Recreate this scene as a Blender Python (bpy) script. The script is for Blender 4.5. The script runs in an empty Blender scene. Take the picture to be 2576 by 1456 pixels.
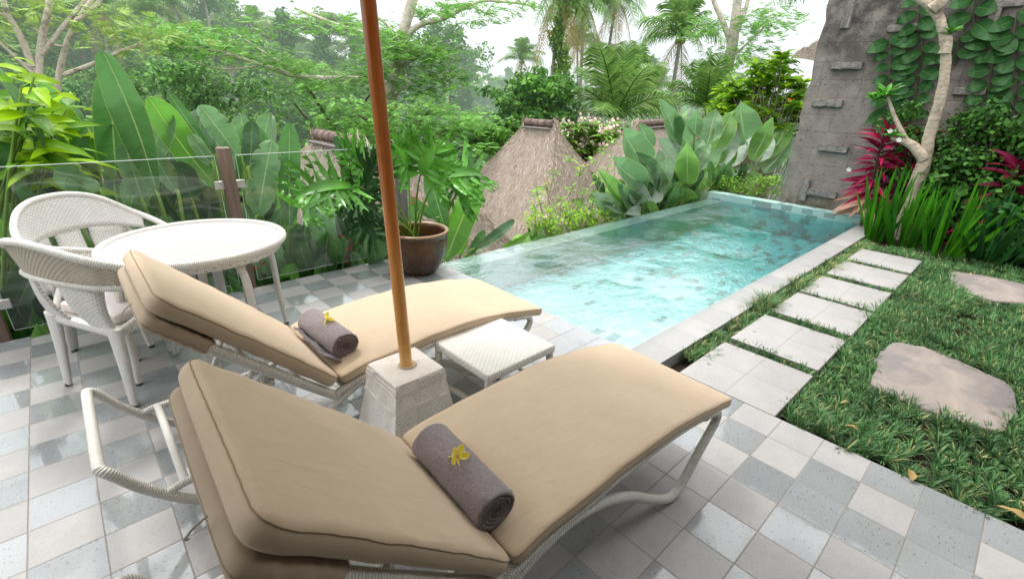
import bpy, math, random
import numpy as np
from math import sin, cos, pi, radians
random.seed(7); RNG = np.random.default_rng(11)
SC = bpy.context.scene; COL = SC.collection
A3 = lambda *p: np.array(p, float)

# ---------------------------------------------------------------- camera geometry (metres; X along the pool, Y towards the valley)
F_PX = 1194.14; YAW, PIT, ROL = [radians(a) for a in (46.70885, 22.36615, 1.9816)]; EYE = A3(0, 0, 1.55)
FW = A3(cos(PIT)*cos(YAW), cos(PIT)*sin(YAW), -sin(PIT)); _r = A3(sin(YAW), -cos(YAW), 0); _u = np.cross(_r, FW)
RT = cos(ROL)*_r + sin(ROL)*_u; UP = -sin(ROL)*_r + cos(ROL)*_u
def ray(x, y): return FW*F_PX + RT*(x-1288) - UP*(y-728)
def onZ(x, y, z=0.0): d = ray(x, y); return EYE + d*((z-1.55)/d[2])
def onY(x, y, Y): d = ray(x, y); return EYE + d*(Y/d[1])
def onX(x, y, X): d = ray(x, y); return EYE + d*(X/d[0])
def at(x, y, r): d = ray(x, y); return EYE + d*(r/math.hypot(d[0], d[1]))
def mpp(P): return float((np.asarray(P)-EYE) @ FW)/F_PX      # metres per reference pixel at P
def unit(v): v = np.asarray(v, float); return v/(np.linalg.norm(v)+1e-12)

# ---------------------------------------------------------------- mesh builder
class MB:
    def __init__(s): s.V = []; s.F = []; s.U = []; s.M = []; s.n = 0
    def add(s, V, F, U=None, mat=0):
        V = np.asarray(V, float).reshape(-1, 3); F = np.asarray(F, int)
        if len(V) == 0 or len(F) == 0: return s
        s.V.append(V); s.F.append(F + s.n)
        U = np.zeros((len(V), 2)) if U is None else np.asarray(U, float)
        s.U.append(U); s.M.append(np.full(len(F), mat, int)); s.n += len(V); return s
    def build(s, name, mats, parent=None, origin=None, smooth=True):
        if not isinstance(mats, (list, tuple)): mats = [mats]
        me = bpy.data.meshes.new(name); V = np.vstack(s.V); U = np.vstack(s.U)
        if origin is not None: V = V - np.asarray(origin, float)
        lv = np.concatenate([f.ravel() for f in s.F])
        tot = np.concatenate([np.full(len(f), f.shape[1], int) for f in s.F])
        st = np.concatenate([[0], np.cumsum(tot)[:-1]])
        me.vertices.add(len(V)); me.vertices.foreach_set('co', V.ravel())
        me.loops.add(len(lv)); me.loops.foreach_set('vertex_index', lv)
        me.polygons.add(len(tot)); me.polygons.foreach_set('loop_start', st); me.polygons.foreach_set('loop_total', tot)
        me.polygons.foreach_set('material_index', np.concatenate(s.M))
        me.polygons.foreach_set('use_smooth', np.full(len(tot), bool(smooth)))
        uv = me.uv_layers.new(name='UVMap'); uv.data.foreach_set('uv', U[lv].ravel())
        for m in mats: me.materials.append(m)
        me.update(calc_edges=True); me.validate()
        o = bpy.data.objects.new(name, me); COL.objects.link(o)
        if parent is not None: o.parent = parent
        return o

def tag(o, label=None, cat=None, group=None, kind=None):
    if label: o['label'] = label
    if cat: o['category'] = cat
    if group: o['group'] = group
    if kind: o['kind'] = kind
    return o
def thing(name, label, cat, loc=(0, 0, 0), rz=0.0, group=None, scale=1.0):
    o = bpy.data.objects.new(name, None); COL.objects.link(o); o.empty_display_size = .1
    o.location = tuple(loc); o.rotation_euler = (0, 0, rz)
    if scale != 1.0: o.scale = (scale,)*3
    return tag(o, label, cat, group)
def dup(root, loc, rz=0.0, label=None, group=None, scale=1.0, tilt=(0, 0)):
    def cp(o, par):
        c = o.copy(); COL.objects.link(c)
        if par is not None: c.parent = par
        for ch in list(o.children): cp(ch, c)
        return c
    r = cp(root, None); r.location = tuple(loc); r.rotation_euler = (tilt[0], tilt[1], rz); r.scale = (scale,)*3
    if label: r['label'] = label
    if group: r['group'] = group
    return r

def grid_faces(n, m, wrap_m=False, off=0):
    i = np.arange(n-1)[:, None]; mm = m if wrap_m else m-1; j = np.arange(mm)[None, :]; j2 = (j+1) % m
    return np.stack([i*m+j, i*m+j2, (i+1)*m+j2, (i+1)*m+j], -1).reshape(-1, 4) + off

def smooth_path(pts, k=6, closed=False):
    P = np.asarray(pts, float); n = len(P); out = []
    rng = range(n) if closed else range(n-1)
    for i in rng:
        if closed: p0, p1, p2, p3 = P[(i-1) % n], P[i], P[(i+1) % n], P[(i+2) % n]
        else: p0, p1, p2, p3 = P[max(i-1, 0)], P[i], P[i+1], P[min(i+2, n-1)]
        for t in np.arange(k)/k:
            out.append(.5*((2*p1)+(-p0+p2)*t+(2*p0-5*p1+4*p2-p3)*t*t+(-p0+3*p1-3*p2+p3)*t**3))
    if not closed: out.append(P[-1])
    return np.array(out)

def tube(mb, pts, r, n=10, closed=False, k=0, mat=0, flat=1.0, caps=True, up=(0, 0, 1)):
    """tube along pts; r scalar or per point; UV u around, v = metres along"""
    P = np.asarray(pts, float)
    R = np.broadcast_to(np.asarray(r, float), (len(P),)).copy()
    if k:
        t0 = np.arange(len(P)); P2 = smooth_path(P, k, closed)
        t1 = np.linspace(0, len(P) if closed else len(P)-1, len(P2), endpoint=not closed)
        R = np.interp(t1, np.append(t0, len(P)) if closed else t0, np.append(R, R[0]) if closed else R); P = P2
    T = np.roll(P, -1, 0)-np.roll(P, 1, 0)
    if not closed: T[0] = P[1]-P[0]; T[-1] = P[-1]-P[-2]
    T /= np.linalg.norm(T, axis=1)[:, None]+1e-12
    nrm = np.asarray(up, float)
    if abs(nrm @ T[0]) > .9: nrm = A3(1, 0, 0) if abs(T[0][0]) < .9 else A3(0, 1, 0)
    N = []
    for t in T:
        nrm = nrm - t*(nrm @ t); nrm = unit(nrm); N.append(nrm)
    N = np.array(N); B = np.cross(T, N)
    a = np.arange(n)/n*2*pi
    ring = P[:, None]+R[:, None, None]*(np.cos(a)[None, :, None]*N[:, None]*flat+np.sin(a)[None, :, None]*B[:, None])
    L = np.concatenate([[0], np.cumsum(np.linalg.norm(np.diff(P, axis=0), axis=1))])
    U = np.stack([np.broadcast_to(a/(2*pi), (len(P), n)), np.broadcast_to(L[:, None], (len(P), n))], -1).reshape(-1, 2)
    V = ring.reshape(-1, 3); F = grid_faces(len(P), n, True)
    if closed:
        j = np.arange(n); F = np.vstack([F, np.stack([(len(P)-1)*n+j, (len(P)-1)*n+(j+1) % n, (j+1) % n, j], -1)])
    mb.add(V, F, U, mat)
    if caps and not closed:
        for e, s in ((0, -1), (len(P)-1, 1)):
            c = P[e]+T[e]*R[e]*.35*s; j = np.arange(n); VV = np.vstack([ring[e], c[None]])
            F3 = np.stack([j, (j+1) % n, np.full(n, n)], -1)
            if s < 0: F3 = F3[:, ::-1]
            mb.add(VV, F3, None, mat)
    return mb

def lathe(mb, prof, n=32, c=(0, 0, 0), mat=0, vs=1.0):
    pr = np.asarray(prof, float); a = np.arange(n+1)/n*2*pi
    V = np.stack([pr[:, 0:1]*np.cos(a), pr[:, 0:1]*np.sin(a), np.broadcast_to(pr[:, 1:2], (len(pr), n+1))], -1)+np.asarray(c, float)
    L = np.concatenate([[0], np.cumsum(np.linalg.norm(np.diff(pr, axis=0), axis=1))])
    U = np.stack([np.broadcast_to(a/(2*pi), (len(pr), n+1)), np.broadcast_to(L[:, None]*vs, (len(pr), n+1))], -1)
    return mb.add(V.reshape(-1, 3), grid_faces(len(pr), n+1), U.reshape(-1, 2), mat)

def rbox(L, W, T, r, nx=8, ny=6, nz=4):
    """rounded box centred at 0 -> V, F, UV (metres)"""
    Vs, Fs, Us = [], [], []; n0 = 0; h = A3(L, W, T)/2; nn = (nx, ny, nz)
    def lin(k, n):
        r_ = min(r, h[k]*.999)
        e = [-h[k]+r_*(1-cos(i/3*pi/2)) for i in range(3)] ; mid = np.linspace(-h[k]+r_, h[k]-r_, n+1)
        return np.array(list(e)+list(mid)+[-q for q in e[::-1]])
    for ax in (2, 1, 0):
        u, v = (ax+1) % 3, (ax+2) % 3; lu, lv = lin(u, nn[u]), lin(v, nn[v])
        for s in (-1, 1):
            P = np.zeros((len(lu), len(lv), 3)); P[..., ax] = s*h[ax]; P[..., u] = lu[:, None]; P[..., v] = lv[None, :]
            F = grid_faces(len(lu), len(lv)); F = F if s < 0 else F[:, ::-1]
            UV = np.stack([P[..., u], P[..., v]], -1)
            Vs.append(P.reshape(-1, 3)); Us.append(UV.reshape(-1, 2)); Fs.append(F+n0); n0 += P.size//3
    V = np.vstack(Vs); inner = np.maximum(h-r, 1e-5); q = np.clip(V, -inner, inner); d = V-q
    ln = np.linalg.norm(d, axis=1); k = ln > 1e-9; V[k] = q[k]+d[k]/ln[k, None]*np.minimum(r, h.min()*.999)
    # weld
    key = np.round(V, 5); _, idx, inv = np.unique(key, axis=0, return_index=True, return_inverse=True); inv = inv.ravel()
    return V[idx], inv[np.vstack(Fs)], np.vstack(Us)[idx]
def box(mb, x0, x1, y0, y1, z0, z1, mat=0, uv=True):
    V = A3([x0, y0, z0], [x1, y0, z0], [x1, y1, z0], [x0, y1, z0], [x0, y0, z1], [x1, y0, z1], [x1, y1, z1], [x0, y1, z1])
    for q in ((0, 3, 2, 1), (4, 5, 6, 7), (0, 1, 5, 4), (1, 2, 6, 5), (2, 3, 7, 6), (3, 0, 4, 7)):
        P = V[list(q)]; e1 = P[1]-P[0]; e2 = P[3]-P[0]
        U = np.array([[0, 0], [np.linalg.norm(e1), 0], [np.linalg.norm(e1), np.linalg.norm(e2)], [0, np.linalg.norm(e2)]])
        mb.add(P, [[0, 1, 2, 3]], U, mat)
    return mb
def rotz(V, a): c, s = cos(a), sin(a); V = np.asarray(V, float); return np.stack([V[..., 0]*c-V[..., 1]*s, V[..., 0]*s+V[..., 1]*c, V[..., 2]], -1)

# ---------------------------------------------------------------- leaves
def leaf(mb, base, tip, w, N=None, sag=0.0, fold=.25, n=12, m=4, prof='banana', wave=0.0, mat=0, ph=0.0, droop=0.0, tear=0.0):
    base = np.asarray(base, float); tip = np.asarray(tip, float); ax = tip-base; L = np.linalg.norm(ax); d = ax/L
    if N is None: N = unit(EYE-(base+tip)/2)+A3(0, 0, .4)
    N = np.asarray(N, float); N = unit(N-d*(N @ d)); S = np.cross(d, N)
    t = np.linspace(0, 1, n); s = np.linspace(-1, 1, m*2+1)
    if prof == 'banana': wt = np.where(t < .5, np.sin(np.clip(t/.42, 0, 1)*pi/2)**.6, 1)*np.where(t > .6, np.sqrt(np.clip(1-((t-.6)/.4)**2.2, 0, 1)), 1)
    elif prof == 'lance': wt = np.sin(pi*np.clip(t, 0, 1)**.75)**.9
    elif prof == 'ovate': wt = np.clip(np.sin(pi*np.clip(t, 0, 1)**.78), 0, 1)**.80*np.where(t > .85, 1-.25*((t-.85)/.15)**2, 1)
    elif prof == 'strap': wt = np.clip(np.minimum(.65+t*2, 1)*np.sqrt(np.clip(1-t**3, 0, 1)), .03, 1)
    else: wt = np.sin(pi*t**.85)**.65
    wt = np.maximum(wt, .02)*w/2
    wt = wt[:, None]*(1-tear*(((t[:, None]*5.3+ph+np.where(s > 0, .37, 0)[None]) % 1)**9))
    c = base[None]+ax[None]*t[:, None]+N[None]*(sag*4*t*(1-t))[:, None]+A3(0, 0, -1)[None]*(droop*t**2.5)[:, None]
    wv = wave*np.sin(t*9+ph)[:, None]*np.abs(s)[None, :]*np.where(s > 0, 1, -.7)[None, :]*wt
    fz = np.abs(s)[None, :]*wt*sin(fold)+wv+.08*w*np.sin(t*5+ph)[:, None]*s[None, :]
    P = c[:, None]+S[None, None]*(s[None, :]*wt*cos(fold))[..., None]+N[None, None]*fz[..., None]
    U = np.stack(np.broadcast_arrays(t[:, None], (s[None, :]+1)/2), -1)
    return mb.add(P.reshape(-1, 3), grid_faces(n, m*2+1), U.reshape(-1, 2), mat)

def diamonds(mb, C, D, S, mat=0):
    """leaf-sized quads: centre C, half-length vector D, half-width vector S (n,3 each)"""
    n = len(C); V = np.stack([C-D, C+S-D*.15, C+D, C-S-D*.15], 1).reshape(-1, 3)
    F = np.arange(n*4).reshape(-1, 4); U = np.tile(A3([0, .5], [.45, 1], [1, .5], [.45, 0]), (n, 1))
    return mb.add(V, F, U, mat)
def rand_unit(n): v = RNG.normal(size=(n, 3)); return v/np.linalg.norm(v, axis=1)[:, None]
def leaf_cloud(mb, centers, radii, n_each, size, aspect=.5, tilt=.55, mat=0, shell=.55, squash=.8):
    """leaves in clumps: each leaf lies near horizontal or faces outward"""
    for c, r in zip(centers, np.broadcast_to(radii, (len(centers),))):
        n = int(n_each); q = rand_unit(n); rr = r*(shell+(1-shell)*RNG.random(n)**.5)*(.75+.5*RNG.random(n))
        P = np.asarray(c)+q*rr[:, None]*A3(1, 1, squash)
        nor = q*(1-tilt)+A3(0, 0, 1)*tilt+RNG.normal(size=(n, 3))*.45; nor /= np.linalg.norm(nor, axis=1)[:, None]
        d = np.cross(nor, rand_unit(n)); d /= np.linalg.norm(d, axis=1)[:, None]; d[:, 2] -= .25
        s = np.cross(nor, d); sz = size*(.6+.8*RNG.random(n))[:, None]
        diamonds(mb, P, d*sz*.5, s*sz*.5*aspect, mat)
    return mb
def feather_sprays(mb, C, heads, L, leaflets=9, lw=.16, mat=0, droop=.25):
    """pinnate sprays: centre line from C along heading, leaflets both sides"""
    C = np.asarray(C, float); n = len(C)
    Ls = L*(.6+.7*RNG.random(n)); dz = RNG.normal(size=n)*.22
    d = np.stack([np.cos(heads), np.sin(heads), dz], -1); d /= np.linalg.norm(d, axis=1)[:, None]
    sd = np.cross(d, A3(0, 0, 1)); sd /= np.linalg.norm(sd, axis=1)[:, None]
    roll = RNG.normal(size=n)*.35; upv = np.cross(sd, d); sd = sd*np.cos(roll)[:, None]+upv*np.sin(roll)[:, None]
    for i in range(leaflets):
        t = (i+.6)/leaflets; pos = C+d*(Ls*t)[:, None]-A3(0, 0, 1)*(droop*Ls*t*t)[:, None]
        ll = Ls*.42*math.sin(pi*(t*.8+.15))
        for sg in (-1, 1):
            D = (sd*sg*.9+d*.45-A3(0, 0, 1)*.18); D /= np.linalg.norm(D, axis=1)[:, None]; D = D*(ll*.5)[:, None]
            S = d*(ll*lw)[:, None]
            diamonds(mb, pos+D, D, S, mat)
    return mb
# ---------------------------------------------------------------- materials
class NT:
    def __init__(s, name):
        s.m = bpy.data.materials.new(name); s.m.use_nodes = True; s.t = s.m.node_tree; s.t.nodes.clear()
        s.out = s.n('ShaderNodeOutputMaterial')
    def n(s, t, **kw):
        o = s.t.nodes.new(t)
        for k, v in kw.items(): setattr(o, k, v)
        return o
    def put(s, sock, v):
        if isinstance(v, bpy.types.NodeSocket): s.t.links.new(v, sock)
        elif isinstance(v, (tuple, list)) and sock.type == 'RGBA' and len(v) == 3: sock.default_value = (*v, 1)
        else: sock.default_value = v
    def math(s, op, a, b=0.0, c=0.0, clamp=False):
        o = s.n('ShaderNodeMath', operation=op, use_clamp=clamp)
        for i, v in enumerate((a, b, c)): s.put(o.inputs[i], v)
        return o.outputs[0]
    def vmath(s, op, a, b=(0, 0, 0)):
        o = s.n('ShaderNodeVectorMath', operation=op); s.put(o.inputs[0], a); s.put(o.inputs[3 if op == 'SCALE' else 1], b[0] if op == 'SCALE' else b); return o.outputs[0]
    def mix(s, f, a, b, blend='MIX'):
        o = s.n('ShaderNodeMix', data_type='RGBA', blend_type=blend)
        for k, v in ((0, f), (6, a), (7, b)): s.put(o.inputs[k], v)
        return o.outputs[2]
    def noise(s, vec, scale, detail=3, rough=.55, dist=0.0, col=False):
        o = s.n('ShaderNodeTexNoise'); s.put(o.inputs['Vector'], vec)
        for k, v in (('Scale', scale), ('Detail', detail), ('Roughness', rough), ('Distortion', dist)): s.put(o.inputs[k], v)
        return o.outputs['Color' if col else 'Fac']
    def ramp(s, f, stops):
        o = s.n('ShaderNodeValToRGB'); e = o.color_ramp.elements
        while len(e) < len(stops): e.new(.5)
        for q, (p, c) in zip(e, stops): q.position = p; q.color = (*c, 1) if len(c) == 3 else c
        s.put(o.inputs[0], f); return o.outputs[0]
    def mr(s, v, a, b, c=0.0, d=1.0, smooth=False):
        o = s.n('ShaderNodeMapRange', interpolation_type='SMOOTHSTEP' if smooth else 'LINEAR')
        for i, q in enumerate((v, a, b, c, d)): s.put(o.inputs[i], q)
        return o.outputs[0]
    def sep(s, v): o = s.n('ShaderNodeSeparateXYZ'); s.put(o.inputs[0], v); return o.outputs
    def comb(s, x=0.0, y=0.0, z=0.0):
        o = s.n('ShaderNodeCombineXYZ')
        for i, q in enumerate((x, y, z)): s.put(o.inputs[i], q)
        return o.outputs[0]
    def white(s, v): o = s.n('ShaderNodeTexWhiteNoise', noise_dimensions='3D'); s.put(o.inputs['Vector'], v); return o.outputs['Value']
    def obj(s): return s.n('ShaderNodeTexCoord').outputs['Object']
    def uv(s): return s.n('ShaderNodeTexCoord').outputs['UV']
    def pos(s): return s.n('ShaderNodeNewGeometry').outputs['Position']
    def island(s): return s.n('ShaderNodeNewGeometry').outputs['Random Per Island']
    def rnd(s): return s.n('ShaderNodeObjectInfo').outputs['Random']
    def bump(s, h, strength=.3, dist=.01, nrm=None):
        o = s.n('ShaderNodeBump'); s.put(o.inputs['Height'], h); s.put(o.inputs['Strength'], strength); s.put(o.inputs['Distance'], dist)
        if nrm is not None: s.put(o.inputs['Normal'], nrm)
        return o.outputs[0]
    def bsdf(s, col, rough=.5, nrm=None, spec=.5, **kw):
        o = s.n('ShaderNodeBsdfPrincipled'); s.put(o.inputs['Base Color'], col); s.put(o.inputs['Roughness'], rough); s.put(o.inputs['Specular IOR Level'], spec)
        if nrm is not None: s.put(o.inputs['Normal'], nrm)
        for k, v in kw.items(): s.put(o.inputs[k.replace('_', ' ')], v)
        return o.outputs[0]
    def mixs(s, f, a, b):
        o = s.n('ShaderNodeMixShader'); s.put(o.inputs[0], f); s.t.links.new(a, o.inputs[1]); s.t.links.new(b, o.inputs[2]); return o.outputs[0]
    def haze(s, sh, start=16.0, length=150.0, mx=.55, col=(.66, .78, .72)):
        """painted haze: pale glow mixed into the colour, growing with the distance of the place itself from the terrace"""
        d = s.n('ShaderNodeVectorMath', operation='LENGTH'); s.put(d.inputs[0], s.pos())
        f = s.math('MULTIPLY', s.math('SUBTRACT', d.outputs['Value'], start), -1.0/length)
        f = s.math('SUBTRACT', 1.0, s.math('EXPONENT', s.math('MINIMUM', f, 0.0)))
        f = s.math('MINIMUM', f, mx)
        e = s.n('ShaderNodeEmission'); s.put(e.inputs[0], col); e.inputs[1].default_value = .85  # emission stands in for light scattered by the air
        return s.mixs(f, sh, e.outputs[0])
    def done(s, sh, disp=None):
        s.t.links.new(sh, s.out.inputs[0]); return s.m

def foliage(name, c1, c2, trans=.3, rough=.45, spec=.35, haze=False, tcol=None, big=.25, hz=None):
    t = NT(name); f = t.island(); nz = t.noise(t.pos(), big, 2)
    col = t.mix(f, tuple(q*.62 for q in c1), c2); col = t.mix(t.mr(nz, .36, .60), t.mix(.42, col, (0, 0, 0)), col); hs_ = t.n('ShaderNodeHueSaturation'); hs_.inputs['Saturation'].default_value = 1.10; hs_.inputs['Value'].default_value = 1.32; t.put(hs_.inputs['Color'], col); col = hs_.outputs[0]
    b = t.bsdf(col, rough+.08, None, spec*.5)
    tr = t.n('ShaderNodeBsdfTranslucent'); t.put(tr.inputs[0], t.mix(.5, col, tcol or tuple(min(1, q*1.8) for q in c2)))
    sh = t.mixs(trans*.62, b, tr.outputs[0])
    return t.done(t.haze(sh, **(hz or {})) if haze else sh)

def bigleaf(name, c, mid, edge, trans=.3, rough=.22, veins=70.0, silver=None, spec=.35):
    """large ribbed leaf: uv u along, v across"""
    t = NT(name); u = t.sep(t.uv()); a = t.math('ABSOLUTE', t.math('SUBTRACT', u[1], .5))
    isl = t.island(); base = t.mix(t.mr(isl, 0, 1, .0, .55), c, tuple(q*.62 for q in c))
    ph = t.math('ADD', t.math('MULTIPLY', u[0], veins), t.math('MULTIPLY', a, veins*.14))
    rib = t.math('SINE', t.math('MULTIPLY', ph, 2*pi)); wv = t.noise(t.comb(t.math('MULTIPLY', ph, .30), t.math('MULTIPLY', a, 1.2), isl), 1.0, 5, .6)
    col = t.mix(t.mr(wv, .38, .68), tuple(q*.62 for q in c), base); gl_ = t.noise(t.comb(t.math('MULTIPLY', u[0], 2.4), t.math('MULTIPLY', a, .8), isl), 1.0, 2); col = t.mix(t.mr(gl_, .5, .68, 0, .55), col, tuple(min(1, q*1.5+.09) for q in c))
    if silver is not None:
        col = t.mix(t.mr(t.math('FRACT', t.math('MULTIPLY', isl, 7.3)), .30, .55, .1, .95), col, t.mix(t.mr(wv, .35, .7), tuple(q*.72 for q in silver), silver))
    col = t.mix(t.mr(rib, .2, 1.0, 0, .34), col, tuple(q*.45 for q in c))
    col = t.mix(t.mr(a, .012, .03, 1, 0), col, mid); col = t.mix(t.mr(a, .475, .492), col, edge)
    blo = t.noise(t.comb(u[0], u[1], isl), 6, 4); col = t.mix(t.mr(blo, .66, .72, 0, .5), col, (.20, .16, .04))
    nr = t.bump(t.math('ADD', rib, t.mr(a, .0, .04, -2.0, 0)), .35, .004)
    b = t.bsdf(col, t.mr(wv, .3, .7, rough, rough+.2), nr, spec)
    tr = t.n('ShaderNodeBsdfTranslucent'); t.put(tr.inputs[0], t.mix(.6, col, tuple(min(1, q*1.7) for q in c)))
    return t.done(t.mixs(trans, b, tr.outputs[0]))

def m_tiles():
    t = NT('terrace_tile'); p = t.obj(); x, y, z = t.sep(p)
    gx = t.math('DIVIDE', x, .2078); gy = t.math('DIVIDE', t.math('SUBTRACT', y, .117), .2)
    ix = t.math('FLOOR', gx); iy = t.math('FLOOR', gy); fx = t.math('FRACT', gx); fy = t.math('FRACT', gy)
    par = t.math('PINGPONG', t.math('ADD', ix, iy), 1.0)          # 0 even, 1 odd
    idv = t.comb(ix, iy, 3.0); r1 = t.white(idv); r2 = t.white(t.comb(ix, iy, 9.0))
    flip = t.math('GREATER_THAN', r2, .95); par = t.math('ABSOLUTE', t.math('SUBTRACT', par, flip))
    light = t.mix(r1, (.40, .385, .375), (.32, .312, .308)); dark = t.mix(r1, (.20, .228, .238), (.28, .30, .308))
    col = t.mix(par, dark, light)
    col = t.mix(t.mr(t.noise(p, 9, 5, .7), .38, .68, 0, .38), col, (.24, .235, .23), 'MIX')
    col = t.mix(t.mr(t.noise(p, 110, 3), .45, .72, 0, .2), col, (.55, .54, .53))
    # pits of the dark andesite
    v = t.n('ShaderNodeTexVoronoi', feature='F1'); t.put(v.inputs['Vector'], t.vmath('ADD', t.vmath('MULTIPLY', p, (1, 1.9, 1)), t.vmath('SCALE', t.noise(p, 30, 2, col=True), (.02, .02, .02)))); v.inputs['Scale'].default_value = 48
    vr = t.n('ShaderNodeTexWhiteNoise'); t.put(vr.inputs['Vector'], v.outputs['Position'])
    pit = t.math('MULTIPLY', t.mr(v.outputs['Distance'], .14, .27, 1, 0), t.math('GREATER_THAN', vr.outputs['Value'], .66))
    pit = t.math('MULTIPLY', pit, t.mr(par, 0, 1, .85, .28)); col = t.mix(pit, col, (.07, .08, .08))
    # leaf litter specks and stains
    st = t.math('MULTIPLY', t.mr(t.noise(p, 2.3, 4, .6), .60, .72), .30); col = t.mix(st, col, (.21, .205, .19))
    e = t.math('MINIMUM', t.math('MINIMUM', fx, t.math('SUBTRACT', 1, fx)), t.math('MINIMUM', fy, t.math('SUBTRACT', 1, fy)))
    e = t.math('ADD', e, t.math('MULTIPLY', t.math('SUBTRACT', t.noise(p, 60, 2), .5), .010))
    gr = t.mr(e, .006, .014, 1, 0); col = t.mix(gr, col, t.mix(t.noise(p, 3), (.10, .095, .085), (.33, .29, .25)))
    wet = t.mr(t.noise(p, 1.9, 3, .6, .6), .42, .56, 0, 1)
    rg = t.mr(par, 0, 1, .17, .42); rg = t.math('ADD', rg, t.math('MULTIPLY', t.math('SUBTRACT', t.noise(p, 25, 4), .5), .25)); rg = t.math('ADD', rg, t.math('MULTIPLY', gr, .4), clamp=True)
    tiltn = t.vmath('MULTIPLY', t.vmath('SUBTRACT', t.n('ShaderNodeTexWhiteNoise').outputs['Color'], (.5, .5, .5)), (0, 0, 0))
    h = t.math('SUBTRACT', t.math('ADD', t.math('MULTIPLY', t.noise(p, 90, 4), .10), t.math('MULTIPLY', t.noise(p, 14, 3), .25)), t.math('ADD', t.math('MULTIPLY', gr, 1.6), t.math('MULTIPLY', pit, .8)))
    nr = t.bump(h, .35, .004)
    cw = t.math('MULTIPLY', t.mr(par, 0, 1, 1.0, .12), t.mr(wet, 0, 1, .35, 1.0)); cw = t.math('MULTIPLY', cw, t.math('SUBTRACT', 1, gr))
    cn = t.bump(t.noise(p, 7, 3), .06, .01)
    return t.done(t.bsdf(col, rg, nr, .5, Coat_Weight=cw, Coat_Roughness=.045, Coat_IOR=1.75, Coat_Normal=cn))

def m_slab(name='path_slab_stone', cell=.31, c=(.355, .34, .332)):
    t = NT(name); p = t.obj(); x, y, z = t.sep(p)
    col = t.mix(t.mr(t.noise(p, 4, 5, .6), .3, .7), c, tuple(q*.84 for q in c)); col = t.mix(t.mr(t.noise(p, 160, 3), .4, .75, 0, .2), col, (.65, .64, .62))
    col = t.mix(t.mr(t.noise(t.vmath('MULTIPLY', p, (5, 40, 5)), 1, 3), .60, .7, 0, .22), col, (.33, .32, .30))
    col = t.mix(t.mr(t.noise(p, 13, 2, .4), .745, .775, 0, .75), col, (.12, .12, .09))
    fx = t.math('FRACT', t.math('DIVIDE', x, cell)); fy = t.math('FRACT', t.math('DIVIDE', y, .28))
    e = t.math('MINIMUM', t.math('MINIMUM', fx, t.math('SUBTRACT', 1, fx)), t.math('MINIMUM', fy, t.math('SUBTRACT', 1, fy)))
    gr = t.mr(e, .004, .010, 1, 0); col = t.mix(t.math('MULTIPLY', gr, .75), col, (.20, .19, .17))
    nr = t.bump(t.math('SUBTRACT', t.math('MULTIPLY', t.noise(p, 110, 4), .2), gr), .3, .003)
    return t.done(t.bsdf(col, .5, nr, .4))

def m_coping():
    t = NT('pool_coping_stone'); p = t.obj(); x, y, z = t.sep(p)
    ix = t.math('FLOOR', t.math('DIVIDE', x, .30)); r = t.white(t.comb(ix, 2.0, 1.0)); fx = t.math('FRACT', t.math('DIVIDE', x, .30))
    col = t.mix(r, (.355, .345, .335), (.285, .28, .275)); col = t.mix(t.mr(t.noise(p, 6, 5), .4, .7, 0, .35), col, (.30, .30, .29)); col = t.mix(t.mr(t.noise(p, 150, 3), .4, .75, 0, .2), col, (.6, .6, .58))
    e = t.math('MINIMUM', fx, t.math('SUBTRACT', 1, fx)); gr = t.mr(e, .004, .012, 1, 0); col = t.mix(t.math('MULTIPLY', gr, .7), col, (.17, .16, .15))
    col = t.mix(t.mr(y, 1.40, 1.49, 0, .45), col, (.20, .22, .22))
    return t.done(t.bsdf(col, t.mr(t.noise(p, 5), .3, .7, .25, .5), t.bump(t.math('SUBTRACT', t.math('MULTIPLY', t.noise(p, 90, 4), .3), gr), .25, .003), .5))

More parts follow.
